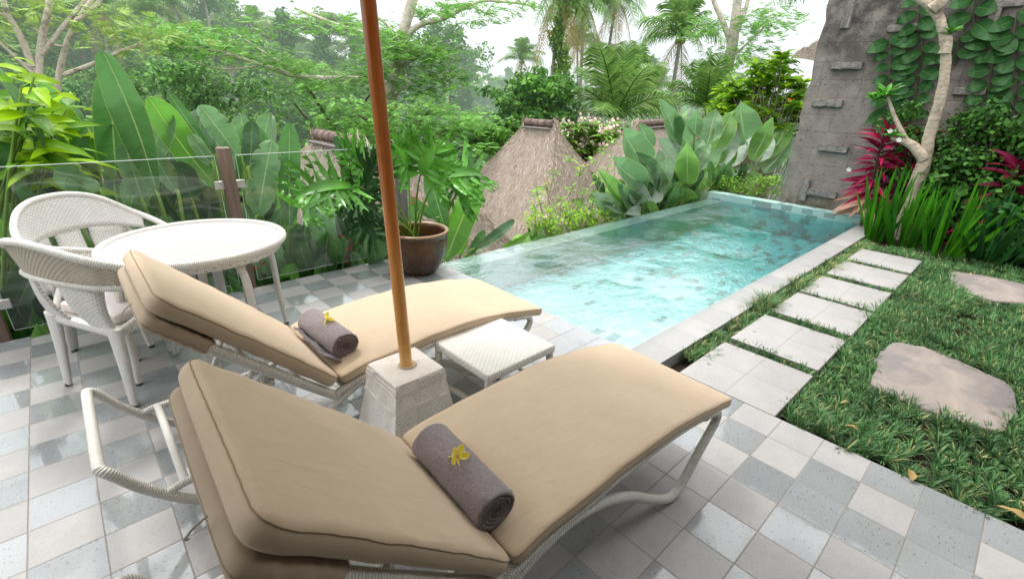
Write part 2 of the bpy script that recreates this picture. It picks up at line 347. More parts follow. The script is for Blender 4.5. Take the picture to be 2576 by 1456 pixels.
def m_pooltile(name, wetdark=False):
    t = NT(name); p = t.obj()
    if not wetdark: p = t.vmath('ADD', p, t.vmath('MULTIPLY', t.vmath('SUBTRACT', t.noise(p, 7, 2, col=True), (.5, .5, .5)), (.16, .10, .05)))
    x, y, z = t.sep(p)
    n = t.n('ShaderNodeNewGeometry').outputs['Normal']; nx, ny, nz = [t.math('ABSOLUTE', q) for q in t.sep(n)]
    a = t.math('ADD', t.math('MULTIPLY', x, t.math('SUBTRACT', 1, nx)), t.math('MULTIPLY', y, nx))     # run direction
    b = t.math('ADD', t.math('MULTIPLY', z, t.math('SUBTRACT', 1, nz)), t.math('MULTIPLY', y, nz))
    ib = t.math('FLOOR', t.math('DIVIDE', b, .075)); a2 = t.math('ADD', t.math('DIVIDE', a, .15), t.math('MULTIPLY', t.math('PINGPONG', ib, 1.0), .5))
    ia = t.math('FLOOR', a2); r = t.white(t.comb(ia, ib, 4.0)); r2 = t.white(t.comb(ia, ib, 8.0))
    col = t.mix(t.mr(x, 3.0, 5.8, 0, 1), t.mix(r, (.42, .80, .82), (.58, .88, .88)), t.mix(r, (.03, .43, .47), (.10, .60, .62)))
    dens = t.mr(x, 3.5, 7.5, .97, .74); dk = t.math('GREATER_THAN', r2, dens)
    col = t.mix(t.math('MULTIPLY', dk, .88), col, (.06, .17, .17))
    if wetdark == 1: col = t.mix(.8, col, (.33, .34, .32))
    if wetdark == 2: col = t.mix(.78, col, t.mix(dk, (.50, .53, .47), (.27, .29, .27)))
    fa = t.math('FRACT', a2); fb = t.math('FRACT', t.math('DIVIDE', b, .075))
    e = t.math('MINIMUM', t.math('MULTIPLY', t.math('MINIMUM', fa, t.math('SUBTRACT', 1, fa)), 2.0), t.math('MINIMUM', fb, t.math('SUBTRACT', 1, fb)))
    col = t.mix(t.mr(e, .02, .06, .5, 0), col, (.14, .38, .36))
    col = t.mix(t.mr(t.noise(p, 2.0, 3), .3, .7, 0, .25), col, (.16, .52, .50))
    return t.done(t.bsdf(col, .35, None, .4))

def m_water():
    t = NT('pool_water'); p = t.obj(); x, y, z = t.sep(p)
    q = t.vmath('ADD', p, t.vmath('SCALE', t.noise(p, 1.1, 2, col=True), (.5, .5, .5)))
    w0 = t.noise(t.vmath('MULTIPLY', q, (1, 1.3, 1)), 1.6, 2, .5, .4); w1 = t.noise(t.vmath('MULTIPLY', q, (1, 1.7, 1)), 7.5, 3, .55, .8); w2 = t.noise(t.vmath('MULTIPLY', q, (1, 1.5, 1)), 24, 3, .6, 1.0)
    amp = t.mr(t.noise(p, .75, 3, .6), .38, .64, .15, 1.25, True)
    h = t.math('ADD', t.math('MULTIPLY', w0, .8), t.math('MULTIPLY', t.math('ADD', t.math('MULTIPLY', w1, .60), t.math('MULTIPLY', w2, .30)), amp))
    nr = t.bump(h, .40, .05)
    fr = t.n('ShaderNodeFresnel'); fr.inputs[0].default_value = 1.55; t.put(fr.inputs['Normal'], nr)
    gl = t.n('ShaderNodeBsdfGlossy'); gl.inputs['Roughness'].default_value = .015; t.put(gl.inputs['Normal'], nr)
    tp = t.n('ShaderNodeBsdfTransparent'); t.put(tp.inputs[0], (.93, .995, .985))
    return t.done(t.mixs(t.math('MINIMUM', t.math('MULTIPLY', fr.outputs[0], 2.5), .58), tp.outputs[0], gl.outputs[0]))

def m_glass():
    t = NT('fence_glass')
    fr = t.n('ShaderNodeFresnel'); fr.inputs[0].default_value = 1.5
    tp = t.n('ShaderNodeBsdfTransparent'); t.put(tp.inputs[0], (.95, .975, .965)); gl = t.n('ShaderNodeBsdfGlossy'); gl.inputs['Roughness'].default_value = .01
    df = t.n('ShaderNodeBsdfDiffuse'); t.put(df.inputs[0], (.75, .85, .82)); sm = t.noise(t.pos(), 1.3, 3)
    return t.done(t.mixs(t.mr(sm, .45, .75, .008, .04), t.mixs(fr.outputs[0], tp.outputs[0], gl.outputs[0]), df.outputs[0]))

def m_wicker(name, col=(.84, .82, .77), dark=(.34, .31, .26), pitch=.0085, kind='wrap', holes=0.0, dirt=.35):
    t = NT(name); u, v, _ = t.sep(t.uv()); p = t.obj()
    if kind == 'wrap':
        q = t.math('ADD', t.math('DIVIDE', v, pitch), t.math('MULTIPLY', u, 1.0)); f = t.math('FRACT', q)
        e = t.math('MINIMUM', f, t.math('SUBTRACT', 1, f)); gap = t.mr(e, .05, .16, 1, 0); h = t.math('SQRT', t.math('MULTIPLY', e, 2.0)); rn = t.white(t.comb(t.math('FLOOR', q), 1.0, 0.0))
        # woven key strand along the tube
        s = t.math('FRACT', t.math('MULTIPLY', q, .5)); key = t.math('MULTIPLY', t.mr(t.math('ABSOLUTE', t.math('SUBTRACT', u, .5)), .06, .08, 1, 0), t.math('GREATER_THAN', s, .5)); gap = t.math('MAXIMUM', gap, t.math('MULTIPLY', t.math('MULTIPLY', key, gap), 1.0))
    else:
        b = t.math('DIVIDE', v, pitch); ib = t.math('FLOOR', b); a = t.math('ADD', t.math('DIVIDE', u, pitch*2.6), t.math('MULTIPLY', t.math('PINGPONG', ib, 1.0), .5))
        fa = t.math('FRACT', a); fb = t.math('FRACT', b)
        ea = t.math('MINIMUM', fa, t.math('SUBTRACT', 1, fa)); eb = t.math('MINIMUM', fb, t.math('SUBTRACT', 1, fb))
        gap = t.math('MAXIMUM', t.math('MULTIPLY', t.mr(ea, .05, .13, 1, 0), .9), t.mr(eb, .08, .26, .75, 0)); h = t.math('MULTIPLY', t.math('SQRT', t.math('MULTIPLY', ea, 2)), t.math('SQRT', t.math('MULTIPLY', eb, 2))); rn = t.white(t.comb(t.math('FLOOR', a), ib, 0.0))
    c = t.mix(rn, col, tuple(q*.90 for q in col)); c = t.mix(t.mr(t.noise(p, 5, 3), .45, .75, 0, dirt), c, tuple(q*.72 for q in (col[0], col[1]*.98, col[2]*.92)))
    c = t.mix(t.math('MULTIPLY', gap, .8), c, dark)
    sh = t.bsdf(c, .42, t.bump(h, .7, .004), .4)
    if holes:
        m = t.math('MULTIPLY', t.mr(ea, .20, .25, 1, 0), t.mr(eb, .18, .26, 0, 1)); tp = t.n('ShaderNodeBsdfTransparent')
        sh = t.mixs(t.math('MULTIPLY', m, holes), sh, tp.outputs[0])
    return t.done(sh)

def m_fabric(name, c, weave=900.0, rough=.85, bump=.12, fuzz=False, sheen=.15):
    t = NT(name); p = t.obj(); col = t.mix(t.mr(t.noise(p, 3.5, 4, .6), .3, .7), c, tuple(q*.87 for q in c))
    col = t.mix(t.mr(t.noise(p, 11, 3, .5), .68, .78, 0, .22), col, tuple(q*.72 for q in c)); col = t.mix(t.mr(t.noise(p, 1.7, 4, .7), .5, .7, 0, .16), col, (c[0]*1.12, c[1]*1.14, c[2]*1.2)); wv_ = t.math('MULTIPLY', t.math('SINE', t.math('MULTIPLY', t.sep(p)[1], 2600.0)), t.math('SINE', t.math('MULTIPLY', t.math('ADD', t.sep(p)[0], t.sep(p)[2]), 2600.0))); col = t.mix(t.mr(wv_, -1, 1, .10, 0), col, tuple(q*.6 for q in c))
    if fuzz:
        h = t.math('ADD', t.noise(p, 260, 3, .7), t.math('MULTIPLY', t.noise(p, 70, 3, .6), .9)); col = t.mix(t.mr(t.noise(p, 210, 2, .7), .35, .62, .75, 0), col, tuple(q*.45 for q in c)); nr = t.bump(h, .9, .006)
    else:
        h = t.math('ADD', t.math('MULTIPLY', t.noise(p, weave, 1), .25), t.math('ADD', t.math('MULTIPLY', t.noise(t.vmath('MULTIPLY', p, (1, 2.2, 1)), 5, 4, .55, .8), 7.0), t.math('MULTIPLY', t.noise(t.vmath('MULTIPLY', p, (2, 9, 2)), 2.2, 3, .5, 1.0), 5.0))); nr = t.bump(h, bump, .004)
    return t.done(t.bsdf(col, rough, nr, .2, Sheen_Weight=sheen))

def m_thatch(name, c=(.545, .455, .385)):
    t = NT(name); u, v, _ = t.sep(t.uv()); p = t.obj()
    st = t.noise(t.comb(t.math('MULTIPLY', u, 42.0), t.math('MULTIPLY', v, 9.0), 0.0), 1, 5, .7, .8); st2 = t.noise(p, 38, 4, .7)
    col = t.mix(t.mr(st, .3, .72), tuple(q*.60 for q in c), tuple(min(1, q*1.15) for q in c)); col = t.mix(t.mr(st2, .35, .7, .45, 0), col, tuple(q*.58 for q in c))
    col = t.mix(t.mr(t.noise(p, 1.1, 4), .55, .75, 0, .4), col, (.24, .21, .15))
    return t.done(t.haze(t.bsdf(col, .95, t.bump(t.math('ADD', st, st2), .9, .05), .1), start=10, length=110))
def m_straw(name, c=(.60, .49, .41)):
    t = NT(name); f = t.island(); col = t.mix(f, tuple(q*.6 for q in c), tuple(min(1, q*1.1) for q in c)); return t.done(t.haze(t.bsdf(col, .9, None, .1), start=10, length=110))

def m_stone_wall():
    t = NT('tuff_wall_block'); p = t.obj(); x, y, z = t.sep(p)
    iz = t.math('FLOOR', t.math('DIVIDE', z, .235)); off = t.white(t.comb(iz, 1.0, 0.0)); yy = t.math('ADD', t.math('DIVIDE', y, .52), off); iy = t.math('FLOOR', yy)
    r = t.white(t.comb(iy, iz, 5.0)); fz = t.math('FRACT', t.math('DIVIDE', z, .235)); fy = t.math('FRACT', yy)
    col = t.mix(r, (.37, .318, .28), (.315, .27, .238)); col = t.mix(t.mr(t.noise(p, 5, 6, .7), .35, .75), (.25, .212, .187), col)
    col = t.mix(t.mr(t.noise(p, 1.3, 5, .7), .52, .72, 0, .62), col, (.085, .076, .07))           # damp streaks
    col = t.mix(t.mr(t.noise(t.vmath('MULTIPLY', p, (1, 3, .5)), 2.0, 5, .7), .58, .75, 0, .4), col, (.32, .29, .275))
    low = t.math('MULTIPLY', t.mr(z, .02, .36, 1, 0), t.mr(t.noise(p, 7, 4, .7), .38, .6)); col = t.mix(low, col, t.mix(t.noise(p, 20), (.10, .085, .02), (.05, .055, .035)))
    top = t.math('MULTIPLY', t.mr(z, 1.3, 2.6, .15, 1), t.mr(t.noise(p, 2.0, 6, .75), .44, .60)); col = t.mix(t.math('MULTIPLY', top, .85), col, (.045, .042, .04))
    v = t.n('ShaderNodeTexVoronoi'); t.put(v.inputs['Vector'], t.vmath('ADD', p, t.vmath('SCALE', t.noise(p, 12, 2, col=True), (.1, .1, .1)))); v.inputs['Scale'].default_value = 30
    wr = t.n('ShaderNodeTexWhiteNoise'); t.put(wr.inputs['Vector'], v.outputs['Position']); pit = t.math('MULTIPLY', t.mr(v.outputs['Distance'], .16, .34, 1, 0), t.math('GREATER_THAN', wr.outputs['Value'], .70))
    col = t.mix(t.math('MULTIPLY', pit, .62), col, (.075, .066, .06))
    e = t.math('MINIMUM', t.math('MINIMUM', fz, t.math('SUBTRACT', 1, fz)), t.math('MULTIPLY', t.math('MINIMUM', fy, t.math('SUBTRACT', 1, fy)), 2.2)); e = t.math('ADD', e, t.math('MULTIPLY', t.math('SUBTRACT', t.noise(p, 30, 2), .5), .02))
    gr = t.mr(e, .008, .022, 1, 0); col = t.mix(t.math('MULTIPLY', gr, t.mr(t.noise(p, 2.2, 3), .4, .65, .05, .55)), col, (.09, .08, .07))
    h = t.math('SUBTRACT', t.math('ADD', t.noise(p, 28, 5, .7), t.math('MULTIPLY', r, .5)), t.math('ADD', pit, gr))
    return t.done(t.bsdf(col, .85, t.bump(h, .55, .012), .25))

def m_simple(name, c, rough=.6, var=.25, scale=12, bump=.2, spec=.4, metal=0.0, speck=None, haze=False, bd=.005):
    t = NT(name); p = t.obj(); col = t.mix(t.mr(t.noise(p, scale, 5, .6), .3, .7), c, tuple(q*(1-var) for q in c))
    if speck: col = t.mix(t.mr(t.noise(p, speck[1], 3, .6), speck[2], speck[2]+.08, 0, speck[3]), col, speck[0])
    sh = t.bsdf(col, rough, t.bump(t.noise(p, scale*4, 5, .65), bump, bd) if bump else None, spec, Metallic=metal)
    return t.done(t.haze(sh) if haze else sh)

def m_wood(name, c, c2, scale=1.0, rough=.35, coat=.4):
    t = NT(name); p = t.obj(); g = t.noise(t.vmath('MULTIPLY', p, (60*scale, 60*scale, 2.2*scale)), 1, 4, .6, .6); g2 = t.noise(t.vmath('MULTIPLY', p, (9, 9, 1.1)), 1, 3)
    col = t.mix(t.mr(g, .3, .7), c, c2); col = t.mix(t.mr(g2, .45, .75, 0, .5), col, tuple(q*.45 for q in c2))
    return t.done(t.bsdf(col, rough, t.bump(g, .12, .002), .4, Coat_Weight=coat, Coat_Roughness=.12))

def m_pole():
    t = NT('varnished_pole'); p = t.obj(); x, y, z = t.sep(p)
    g = t.noise(t.vmath('MULTIPLY', p, (70, 70, 2.0)), 1, 4, .6, .5)
    base = t.ramp(t.mr(z, .4, 2.1), [(0, (.82, .47, .12)), (.16, (.76, .33, .05)), (.45, (.62, .19, .025)), (1, (.54, .13, .02))])
    col = t.mix(t.mr(g, .35, .7, 0, .6), base, t.mix(.45, base, (0, 0, 0))); col = t.mix(t.mr(t.noise(p, 6, 3), .55, .75, 0, .4), col, (.16, .04, .012))
    return t.done(t.bsdf(col, .3, t.bump(g, .08, .002), .5, Coat_Weight=.6, Coat_Roughness=.1))

def m_bark(name, c, c2, ring=30.0, haze=False):
    t = NT(name); p = t.obj(); u, v, _ = t.sep(t.uv()); r = t.noise(t.comb(t.math('MULTIPLY', u, 6.0), t.math('MULTIPLY', v, ring), 0.0), 1, 4, .65, .5)
    col = t.mix(t.mr(r, .35, .68), c, c2); col = t.mix(t.mr(t.noise(p, 7, 5, .7), .52, .66, 0, .75), col, tuple(q*.42 for q in c2)); sh = t.bsdf(col, .8, t.bump(r, .6, .012), .2)
    return t.done(t.haze(sh) if haze else sh)

def m_parasol_base():
    t = NT('cast_concrete'); p = t.obj(); x, y, z = t.sep(p)
    col = t.mix(t.mr(t.noise(p, 16, 5, .65), .3, .7), (.84, .79, .73), (.74, .69, .64)); col = t.mix(t.mr(t.noise(p, 90, 3, .6), .33, .42, .45, 0), col, (.36, .32, .28)); col = t.mix(t.mr(t.noise(p, 9, 3), .66, .74, 0, .35), col, (.36, .27, .2))
    n = t.sep(t.n('ShaderNodeNewGeometry').outputs['True Normal']); 
    rid = t.math('SINE', t.math('ADD', t.math('MULTIPLY', t.math('SUBTRACT', z, t.math('MULTIPLY', x, .35)), 480.0), t.math('MULTIPLY', t.noise(p, 14, 2), 7.0)))
    tool = t.math('MULTIPLY', t.mr(n[1], -.5, -.8, 0, 1), t.mr(z, .325, .335, 1, 0)); 
    rid2 = t.math('SINE', t.math('ADD', t.math('MULTIPLY', t.math('ADD', x, t.math('MULTIPLY', z, .4)), 520.0), t.math('MULTIPLY', t.noise(p, 10, 2), 5.0))); top = t.math('MULTIPLY', t.mr(z, .395, .40, 0, 1), t.mr(n[2], .8, .6, 0, 1))
    hh = t.math('ADD', t.math('MULTIPLY', rid, tool), t.math('MULTIPLY', rid2, top)); rough = t.math('MULTIPLY', t.noise(p, 120, 4, .7), 1.5)
    col = t.mix(t.mr(hh, -1, -.4, .22, 0), col, (.42, .39, .35))
    return t.done(t.bsdf(col, .9, t.bump(t.math('ADD', hh, rough), .42, .004), .2))

def m_flag():
    t = NT('sandstone_flag'); p = t.obj(); q = t.vmath('ADD', p, t.vmath('SCALE', t.noise(p, 3, 3, col=True), (.25, .25, .25)))
    band = t.noise(t.vmath('MULTIPLY', q, (1.3, 4.5, 1)), 1.6, 5, .65); gr = t.noise(p, 170, 3, .7)
    col = t.mix(t.mr(band, .3, .7), (.36, .30, .255), (.215, .19, .175)); col = t.mix(t.mr(t.noise(q, 2.2, 4, .6), .48, .60, 0, .75), col, (.16, .145, .148)); col = t.mix(t.mr(gr, .35, .65, .35, 0), col, (.20, .18, .17)); col = t.mix(t.mr(gr, .6, .8, 0, .4), col, (.56, .50, .45))
    return t.done(t.bsdf(col, .8, t.bump(t.math('ADD', t.math('MULTIPLY', gr, .25), t.math('MULTIPLY', band, 1.6)), .6, .008), .25))
M = {}
M['tile'] = m_tiles(); M['slab'] = m_slab(); M['coping'] = m_coping(); M['pool'] = m_pooltile('pool_mosaic'); M['poolwet'] = m_pooltile('wet_edge_stone', 1); M['water'] = m_water(); M['glass'] = m_glass()
M['wrap'] = m_wicker('wrapped_wicker'); M['weave'] = m_wicker('woven_wicker', (.88, .87, .85), (.44, .41, .36), .011, 'weave'); M['weavew'] = m_wicker('white_woven_wicker', (.84, .825, .80), (.50, .46, .40), .012, 'weave'); M['weaveh'] = m_wicker('open_wicker', (.62, .57, .49), (.34, .27, .15), .011, 'weave', holes=.75)
M['rattan'] = m_wicker('fine_wicker', (.56, .545, .54), (.16, .15, .14), .013, 'weave')
M['cushion'] = m_fabric('tan_canvas', (.60, .472, .335), bump=.15); M['sleeve'] = m_fabric('tan_canvas_darker', (.45, .355, .255)); M['piping'] = m_simple('seam_thread', (.33, .235, .15), .9, .1, bump=0); M['white_fabric'] = m_fabric('white_canvas', (.80, .75, .74))  # sleeve canvas is a darker tone of the cushion canvas
M['towel'] = m_fabric('grey_terry', (.34, .285, .298), fuzz=True, rough=.95, sheen=.5); M['towel2'] = m_fabric('thin_grey_cloth', (.19, .165, .18))
M['petal'] = None
M['pole'] = m_pole(); M['concrete'] = m_parasol_base(); M['canopy'] = foliage('canopy_canvas', (.66, .62, .54), (.68, .64, .56), .45, .8, .1, tcol=(.8, .74, .62))
M['post'] = m_wood('weathered_post', (.235, .165, .125), (.13, .09, .07), .8, .7, 0.0); M['greypost'] = m_wood('grey_post', (.23, .21, .20), (.14, .125, .12), .8, .8, 0.0)
M['steel'] = m_simple('clamp_steel', (.72, .70, .68), .35, .1, 40, .1, .5, .8); M['black'] = m_simple('black_rubber', (.03, .03, .03), .6, .2, 20, .1)
M['glassedge'] = m_simple('glass_edge', (.72, .84, .80), .15, .1, 20, 0, .7)
M['pot'] = None
M['soil'] = m_simple('dark_soil', (.05, .036, .026), .95, .5, 25, .7, .1, bd=.02)
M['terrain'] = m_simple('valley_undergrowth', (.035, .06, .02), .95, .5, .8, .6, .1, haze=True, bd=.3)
M['thatch'] = m_thatch('alang_thatch'); M['straw'] = m_straw('loose_straw'); M['ridge'] = m_simple('terracotta_ridge', (.24, .175, .15), .85, .55, 6, .6, .2, haze=False); M['pavwall'] = m_simple('pavilion_wall', (.16, .125, .09), .9, .3)
M['wall'] = m_stone_wall(); M['block'] = m_simple('carved_block', (.33, .295, .27), .9, .45, 14, .9, .2, speck=((.055, .05, .045), 30, .60, .7), bd=.012)
M['flag'] = m_flag()
M['banana'] = bigleaf('banana_leaf', (.075, .22, .05), (.34, .46, .16), (.30, .36, .08)); M['bananabright'] = bigleaf('bright_banana_leaf', (.115, .33, .03), (.42, .55, .14), (.42, .48, .08), .45); M['bananapale'] = bigleaf('pale_banana_leaf', (.16, .33, .13), (.36, .48, .22), (.40, .44, .18), .35); M['bananadark'] = bigleaf('dark_banana_leaf', (.035, .12, .03), (.15, .25, .07), (.2, .28, .06), .2)
M['calathea'] = bigleaf('silver_leaf', (.15, .31, .12), (.42, .50, .30), (.36, .44, .12), .3, .38, 55, silver=(.41, .51, .43)); M['calagreen'] = bigleaf('fresh_leaf', (.17, .37, .08), (.42, .55, .22), (.46, .54, .10), .4, .35, 55)
M['stem'] = foliage('plant_stem', (.16, .26, .06), (.22, .34, .09), .1); M['darkstem'] = m_simple('dark_stem', (.09, .09, .05), .7, .3)
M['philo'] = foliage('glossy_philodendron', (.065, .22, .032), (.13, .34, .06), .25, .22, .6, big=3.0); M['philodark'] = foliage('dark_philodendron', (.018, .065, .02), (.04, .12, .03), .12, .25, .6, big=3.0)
M['lime'] = foliage('lime_leaves', (.22, .42, .03), (.38, .58, .06), .5, .4, .35, big=2.0); M['limedark'] = foliage('mid_leaves', (.10, .24, .03), (.2, .38, .05), .4, .35, .4, big=2.0)
M['shingle'] = bigleaf('shingle_leaf', (.028, .12, .022), (.09, .21, .045), (.06, .15, .04), .2, .5, 16, spec=.2)
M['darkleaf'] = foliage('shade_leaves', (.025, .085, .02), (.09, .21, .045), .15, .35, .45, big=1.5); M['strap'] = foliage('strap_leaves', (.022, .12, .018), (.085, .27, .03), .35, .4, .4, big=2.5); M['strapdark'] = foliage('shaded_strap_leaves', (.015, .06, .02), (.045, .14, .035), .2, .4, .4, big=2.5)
M['cordyline'] = foliage('crimson_leaves', (.22, .012, .04), (.42, .045, .105), .3, .35, .5, tcol=(.6, .05, .13), big=3.0); M['cordydark'] = foliage('maroon_leaves', (.07, .012, .025), (.22, .02, .06), .25, .35, .5, tcol=(.4, .04, .1), big=3.0); M['drypink'] = foliage('dry_pink_leaves', (.38, .21, .15), (.52, .33, .26), .3)
M['mondo'] = foliage('mondo_blade', (.028, .095, .035), (.13, .25, .10), .25, .42, .4, big=3.0); M['mondotip'] = foliage('pale_mondo_blade', (.33, .36, .13), (.52, .47, .24), .3, .5, .3)
M['flowerpink'] = foliage('pale_pink_petals', (.82, .50, .50), (.95, .80, .76), .4); M['flowerred'] = foliage('red_petals', (.75, .05, .05), (.9, .2, .2), .35); M['flowerwhite'] = foliage('white_petals', (.85, .85, .8), (.95, .94, .9), .35); M['floweryellow'] = foliage('yellow_petals', (.85, .70, .12), (.95, .86, .35), .4)
M['deadleaf'] = foliage('dead_leaf', (.30, .19, .09), (.48, .36, .17), .25)
M['fra_bark'] = m_bark('mottled_bark', (.58, .49, .39), (.33, .26, .19), 34); M['palebark'] = m_bark('pale_bark', (.66, .58, .50), (.46, .40, .34), 14, True); M['darkbark'] = m_bark('brown_bark', (.17, .13, .09), (.09, .07, .05), 14, True); M['palmbark'] = m_bark('ringed_palm_bark', (.36, .31, .26), (.22, .185, .15), 22, True)
HZ = dict(start=22, length=150, mx=.55)
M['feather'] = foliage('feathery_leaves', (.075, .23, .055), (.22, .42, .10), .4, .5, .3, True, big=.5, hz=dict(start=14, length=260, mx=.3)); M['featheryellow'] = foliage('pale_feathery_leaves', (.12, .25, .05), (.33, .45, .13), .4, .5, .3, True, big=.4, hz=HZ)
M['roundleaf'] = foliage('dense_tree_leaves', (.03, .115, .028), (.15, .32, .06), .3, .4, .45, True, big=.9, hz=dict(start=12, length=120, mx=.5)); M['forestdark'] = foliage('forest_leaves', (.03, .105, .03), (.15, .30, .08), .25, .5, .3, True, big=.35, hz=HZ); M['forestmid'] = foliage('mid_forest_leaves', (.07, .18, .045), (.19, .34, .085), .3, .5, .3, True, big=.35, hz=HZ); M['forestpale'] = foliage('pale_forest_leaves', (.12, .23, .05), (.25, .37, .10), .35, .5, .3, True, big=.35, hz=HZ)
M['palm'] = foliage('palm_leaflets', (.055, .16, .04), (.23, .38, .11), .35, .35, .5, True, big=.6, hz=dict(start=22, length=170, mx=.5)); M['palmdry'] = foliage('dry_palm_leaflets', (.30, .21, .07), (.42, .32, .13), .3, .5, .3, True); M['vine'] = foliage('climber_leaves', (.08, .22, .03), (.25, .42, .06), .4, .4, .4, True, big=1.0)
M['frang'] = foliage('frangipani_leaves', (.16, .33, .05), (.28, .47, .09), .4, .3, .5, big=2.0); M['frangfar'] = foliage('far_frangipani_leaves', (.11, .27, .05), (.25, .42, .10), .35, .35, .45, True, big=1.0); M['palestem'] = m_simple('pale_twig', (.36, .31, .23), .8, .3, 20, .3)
def m_pot():
    t = NT('mossy_terracotta'); p = t.obj(); x, y, z = t.sep(p)
    col = t.mix(t.mr(t.noise(p, 10, 5, .65), .3, .7), (.125, .058, .022), (.065, .030, .013)); col = t.mix(t.math('MULTIPLY', t.mr(z, .10, .30, 1, 0), t.mr(t.noise(p, 12, 5, .7), .36, .6)), col, (.035, .026, .014))
    col = t.mix(t.mr(z, .378, .40, 0, .6), col, (.46, .29, .17)); return t.done(t.bsdf(col, t.mr(t.noise(p, 8), .3, .7, .14, .4), t.bump(t.noise(p, 60, 5, .7), .3, .004), .4))
M['pot'] = m_pot()
def m_petal():
    t = NT('frangipani_petal'); u, v, _ = t.sep(t.uv()); c = t.mix(t.mr(t.math('ABSOLUTE', t.math('SUBTRACT', v, .5)), .25, .5), (.93, .74, .05), (.95, .90, .66)); b = t.bsdf(c, .5); tr = t.n('ShaderNodeBsdfTranslucent'); t.put(tr.inputs[0], c); return t.done(t.mixs(.3, b, tr.outputs[0]))
M['petal'] = m_petal()
# ---------------------------------------------------------------- setting: terrace, pool, garden, terrain
def prism(mb, poly, z0, z1, mat=0):
    P = np.asarray(poly, float); n = len(P)
    top = np.c_[P, np.full(n, z1)]; bot = np.c_[P, np.full(n, z0)]
    mb.add(top, [list(range(n))], P, mat); mb.add(bot, [list(range(n))[::-1]], P, mat)
    for i in range(n):
        j = (i+1) % n; mb.add(np.array([bot[i], bot[j], top[j], top[i]]), [[0, 1, 2, 3]], None, mat)
def struct(name, mb, mat, **k): return tag(mb.build(name, mat, smooth=False, **k), kind='structure')
XD, YD = 2.486, 4.085
b = MB(); prism(b, [(-7, -5), (XD, -5), (XD, 3.745), (2.46, 3.745), (2.46, YD), (-7, YD)], -.16, 0.0); struct('terrace_floor', b, M['tile'])
b = MB(); prism(b, [(-7, 4.02), (2.4, 4.02), (2.4, 4.075), (-7, 4.075)], -2.2, -.162); struct('terrace_foundation', b, M['pavwall'])
# pool: one basin with floor, four walls; the far kerb and the wet overflow edge are part of it
b = MB()
box(b, 2.30, 8.36, 1.30, 3.71, -.52, -.38); box(b, 2.30, XD-.002, 1.482, 3.71, -.378, -.164); box(b, XD, 8.15, 1.27, 1.478, -.378, -.112)
pb = struct('pool_basin', b, M['pool'])
b = MB(); box(b, 8.153, 8.36, 1.482, 3.70, -.378, -.032); struct('pool_end_wall', b, M['pool'])
b = MB(); box(b, XD+.002, 8.148, 3.47, 3.71, -1.149, -.024); struct('pool_overflow_edge', b, M['poolwet'])
b = MB(); box(b, 8.15, 8.37, 1.25, 3.76, -.03, .085); struct('pool_far_kerb', b, m_pooltile('kerb_mosaic', 2))
b = MB(); box(b, XD+.002, 8.148, 1.25, 1.478, -.11, .002); struct('pool_coping', b, M['coping'])
b = MB(); V = A3([XD-.001, 1.476, -.016], [8.152, 1.476, -.016], [8.152, 3.712, -.016], [XD-.001, 3.712, -.016]); b.add(V, [[0, 1, 2, 3]]); struct('pool_water', b, M['water'])
# garden bed
gx = np.linspace(XD+.004, 8.9, 60); gy = np.linspace(-6, 1.248, 60); X, Y = np.meshgrid(gx, gy, indexing='ij')
Z = -.075+.018*np.sin(X*3.1+Y*2.2)+.012*np.sin(X*7.7-Y*5.1)+np.clip((X-7.0), 0, 2)*.04
b = MB(); b.add(np.stack([X, Y, Z], -1).reshape(-1, 3), grid_faces(60, 60)[:, ::-1]); tag(b.build('garden_soil', M['soil']), kind='structure')
# terrain: near slope falls away into a ravine, a wooded hill rises on the other side
def smooth(x, a, c): t = np.clip((x-a)/(c-a), 0, 1); return t*t*(3-2*t)
def ground(x, y):
    x = np.asarray(x, float); y = np.asarray(y, float); r = np.hypot(x, y); th = np.degrees(np.arctan2(y, x))
    d = np.maximum(y-4.3, x-9.6); near = np.where(d > 0, -.9-8.1*(1-np.exp(-np.clip(d, 0, None)/13)), -2.6-0*d); near = np.where((d > -.3) & (d <= 0), -2.6+(d+.3)/.3*1.7, near)
    H = np.interp(th, [-180, 20, 44, 54, 66, 76, 92, 130, 180], [-7, -6.5, -6.0, -4.6, -1.2, 1.2, 2.2, 3, 0])
    w = smooth(r, 24, 62); z = near*(1-w)+H*w+np.where(r > 8, .35*np.sin(x*.31+1)*np.sin(y*.27), 0)
    return z+np.clip(r-70, 0, 200)*.02*smooth(th, 60, 85)
rr = np.concatenate([np.linspace(.5, 12, 48), np.geomspace(12.3, 600, 70)]); tt = np.linspace(0, 2*pi, 160)
R_, T_ = np.meshgrid(rr, tt, indexing='ij'); X = R_*np.cos(T_); Y = R_*np.sin(T_)
b = MB(); b.add(np.stack([X, Y, ground(X, Y)], -1).reshape(-1, 3), grid_faces(len(rr), len(tt))[:, ::-1]); tag(b.build('terrain', M['terrain']), kind='structure')

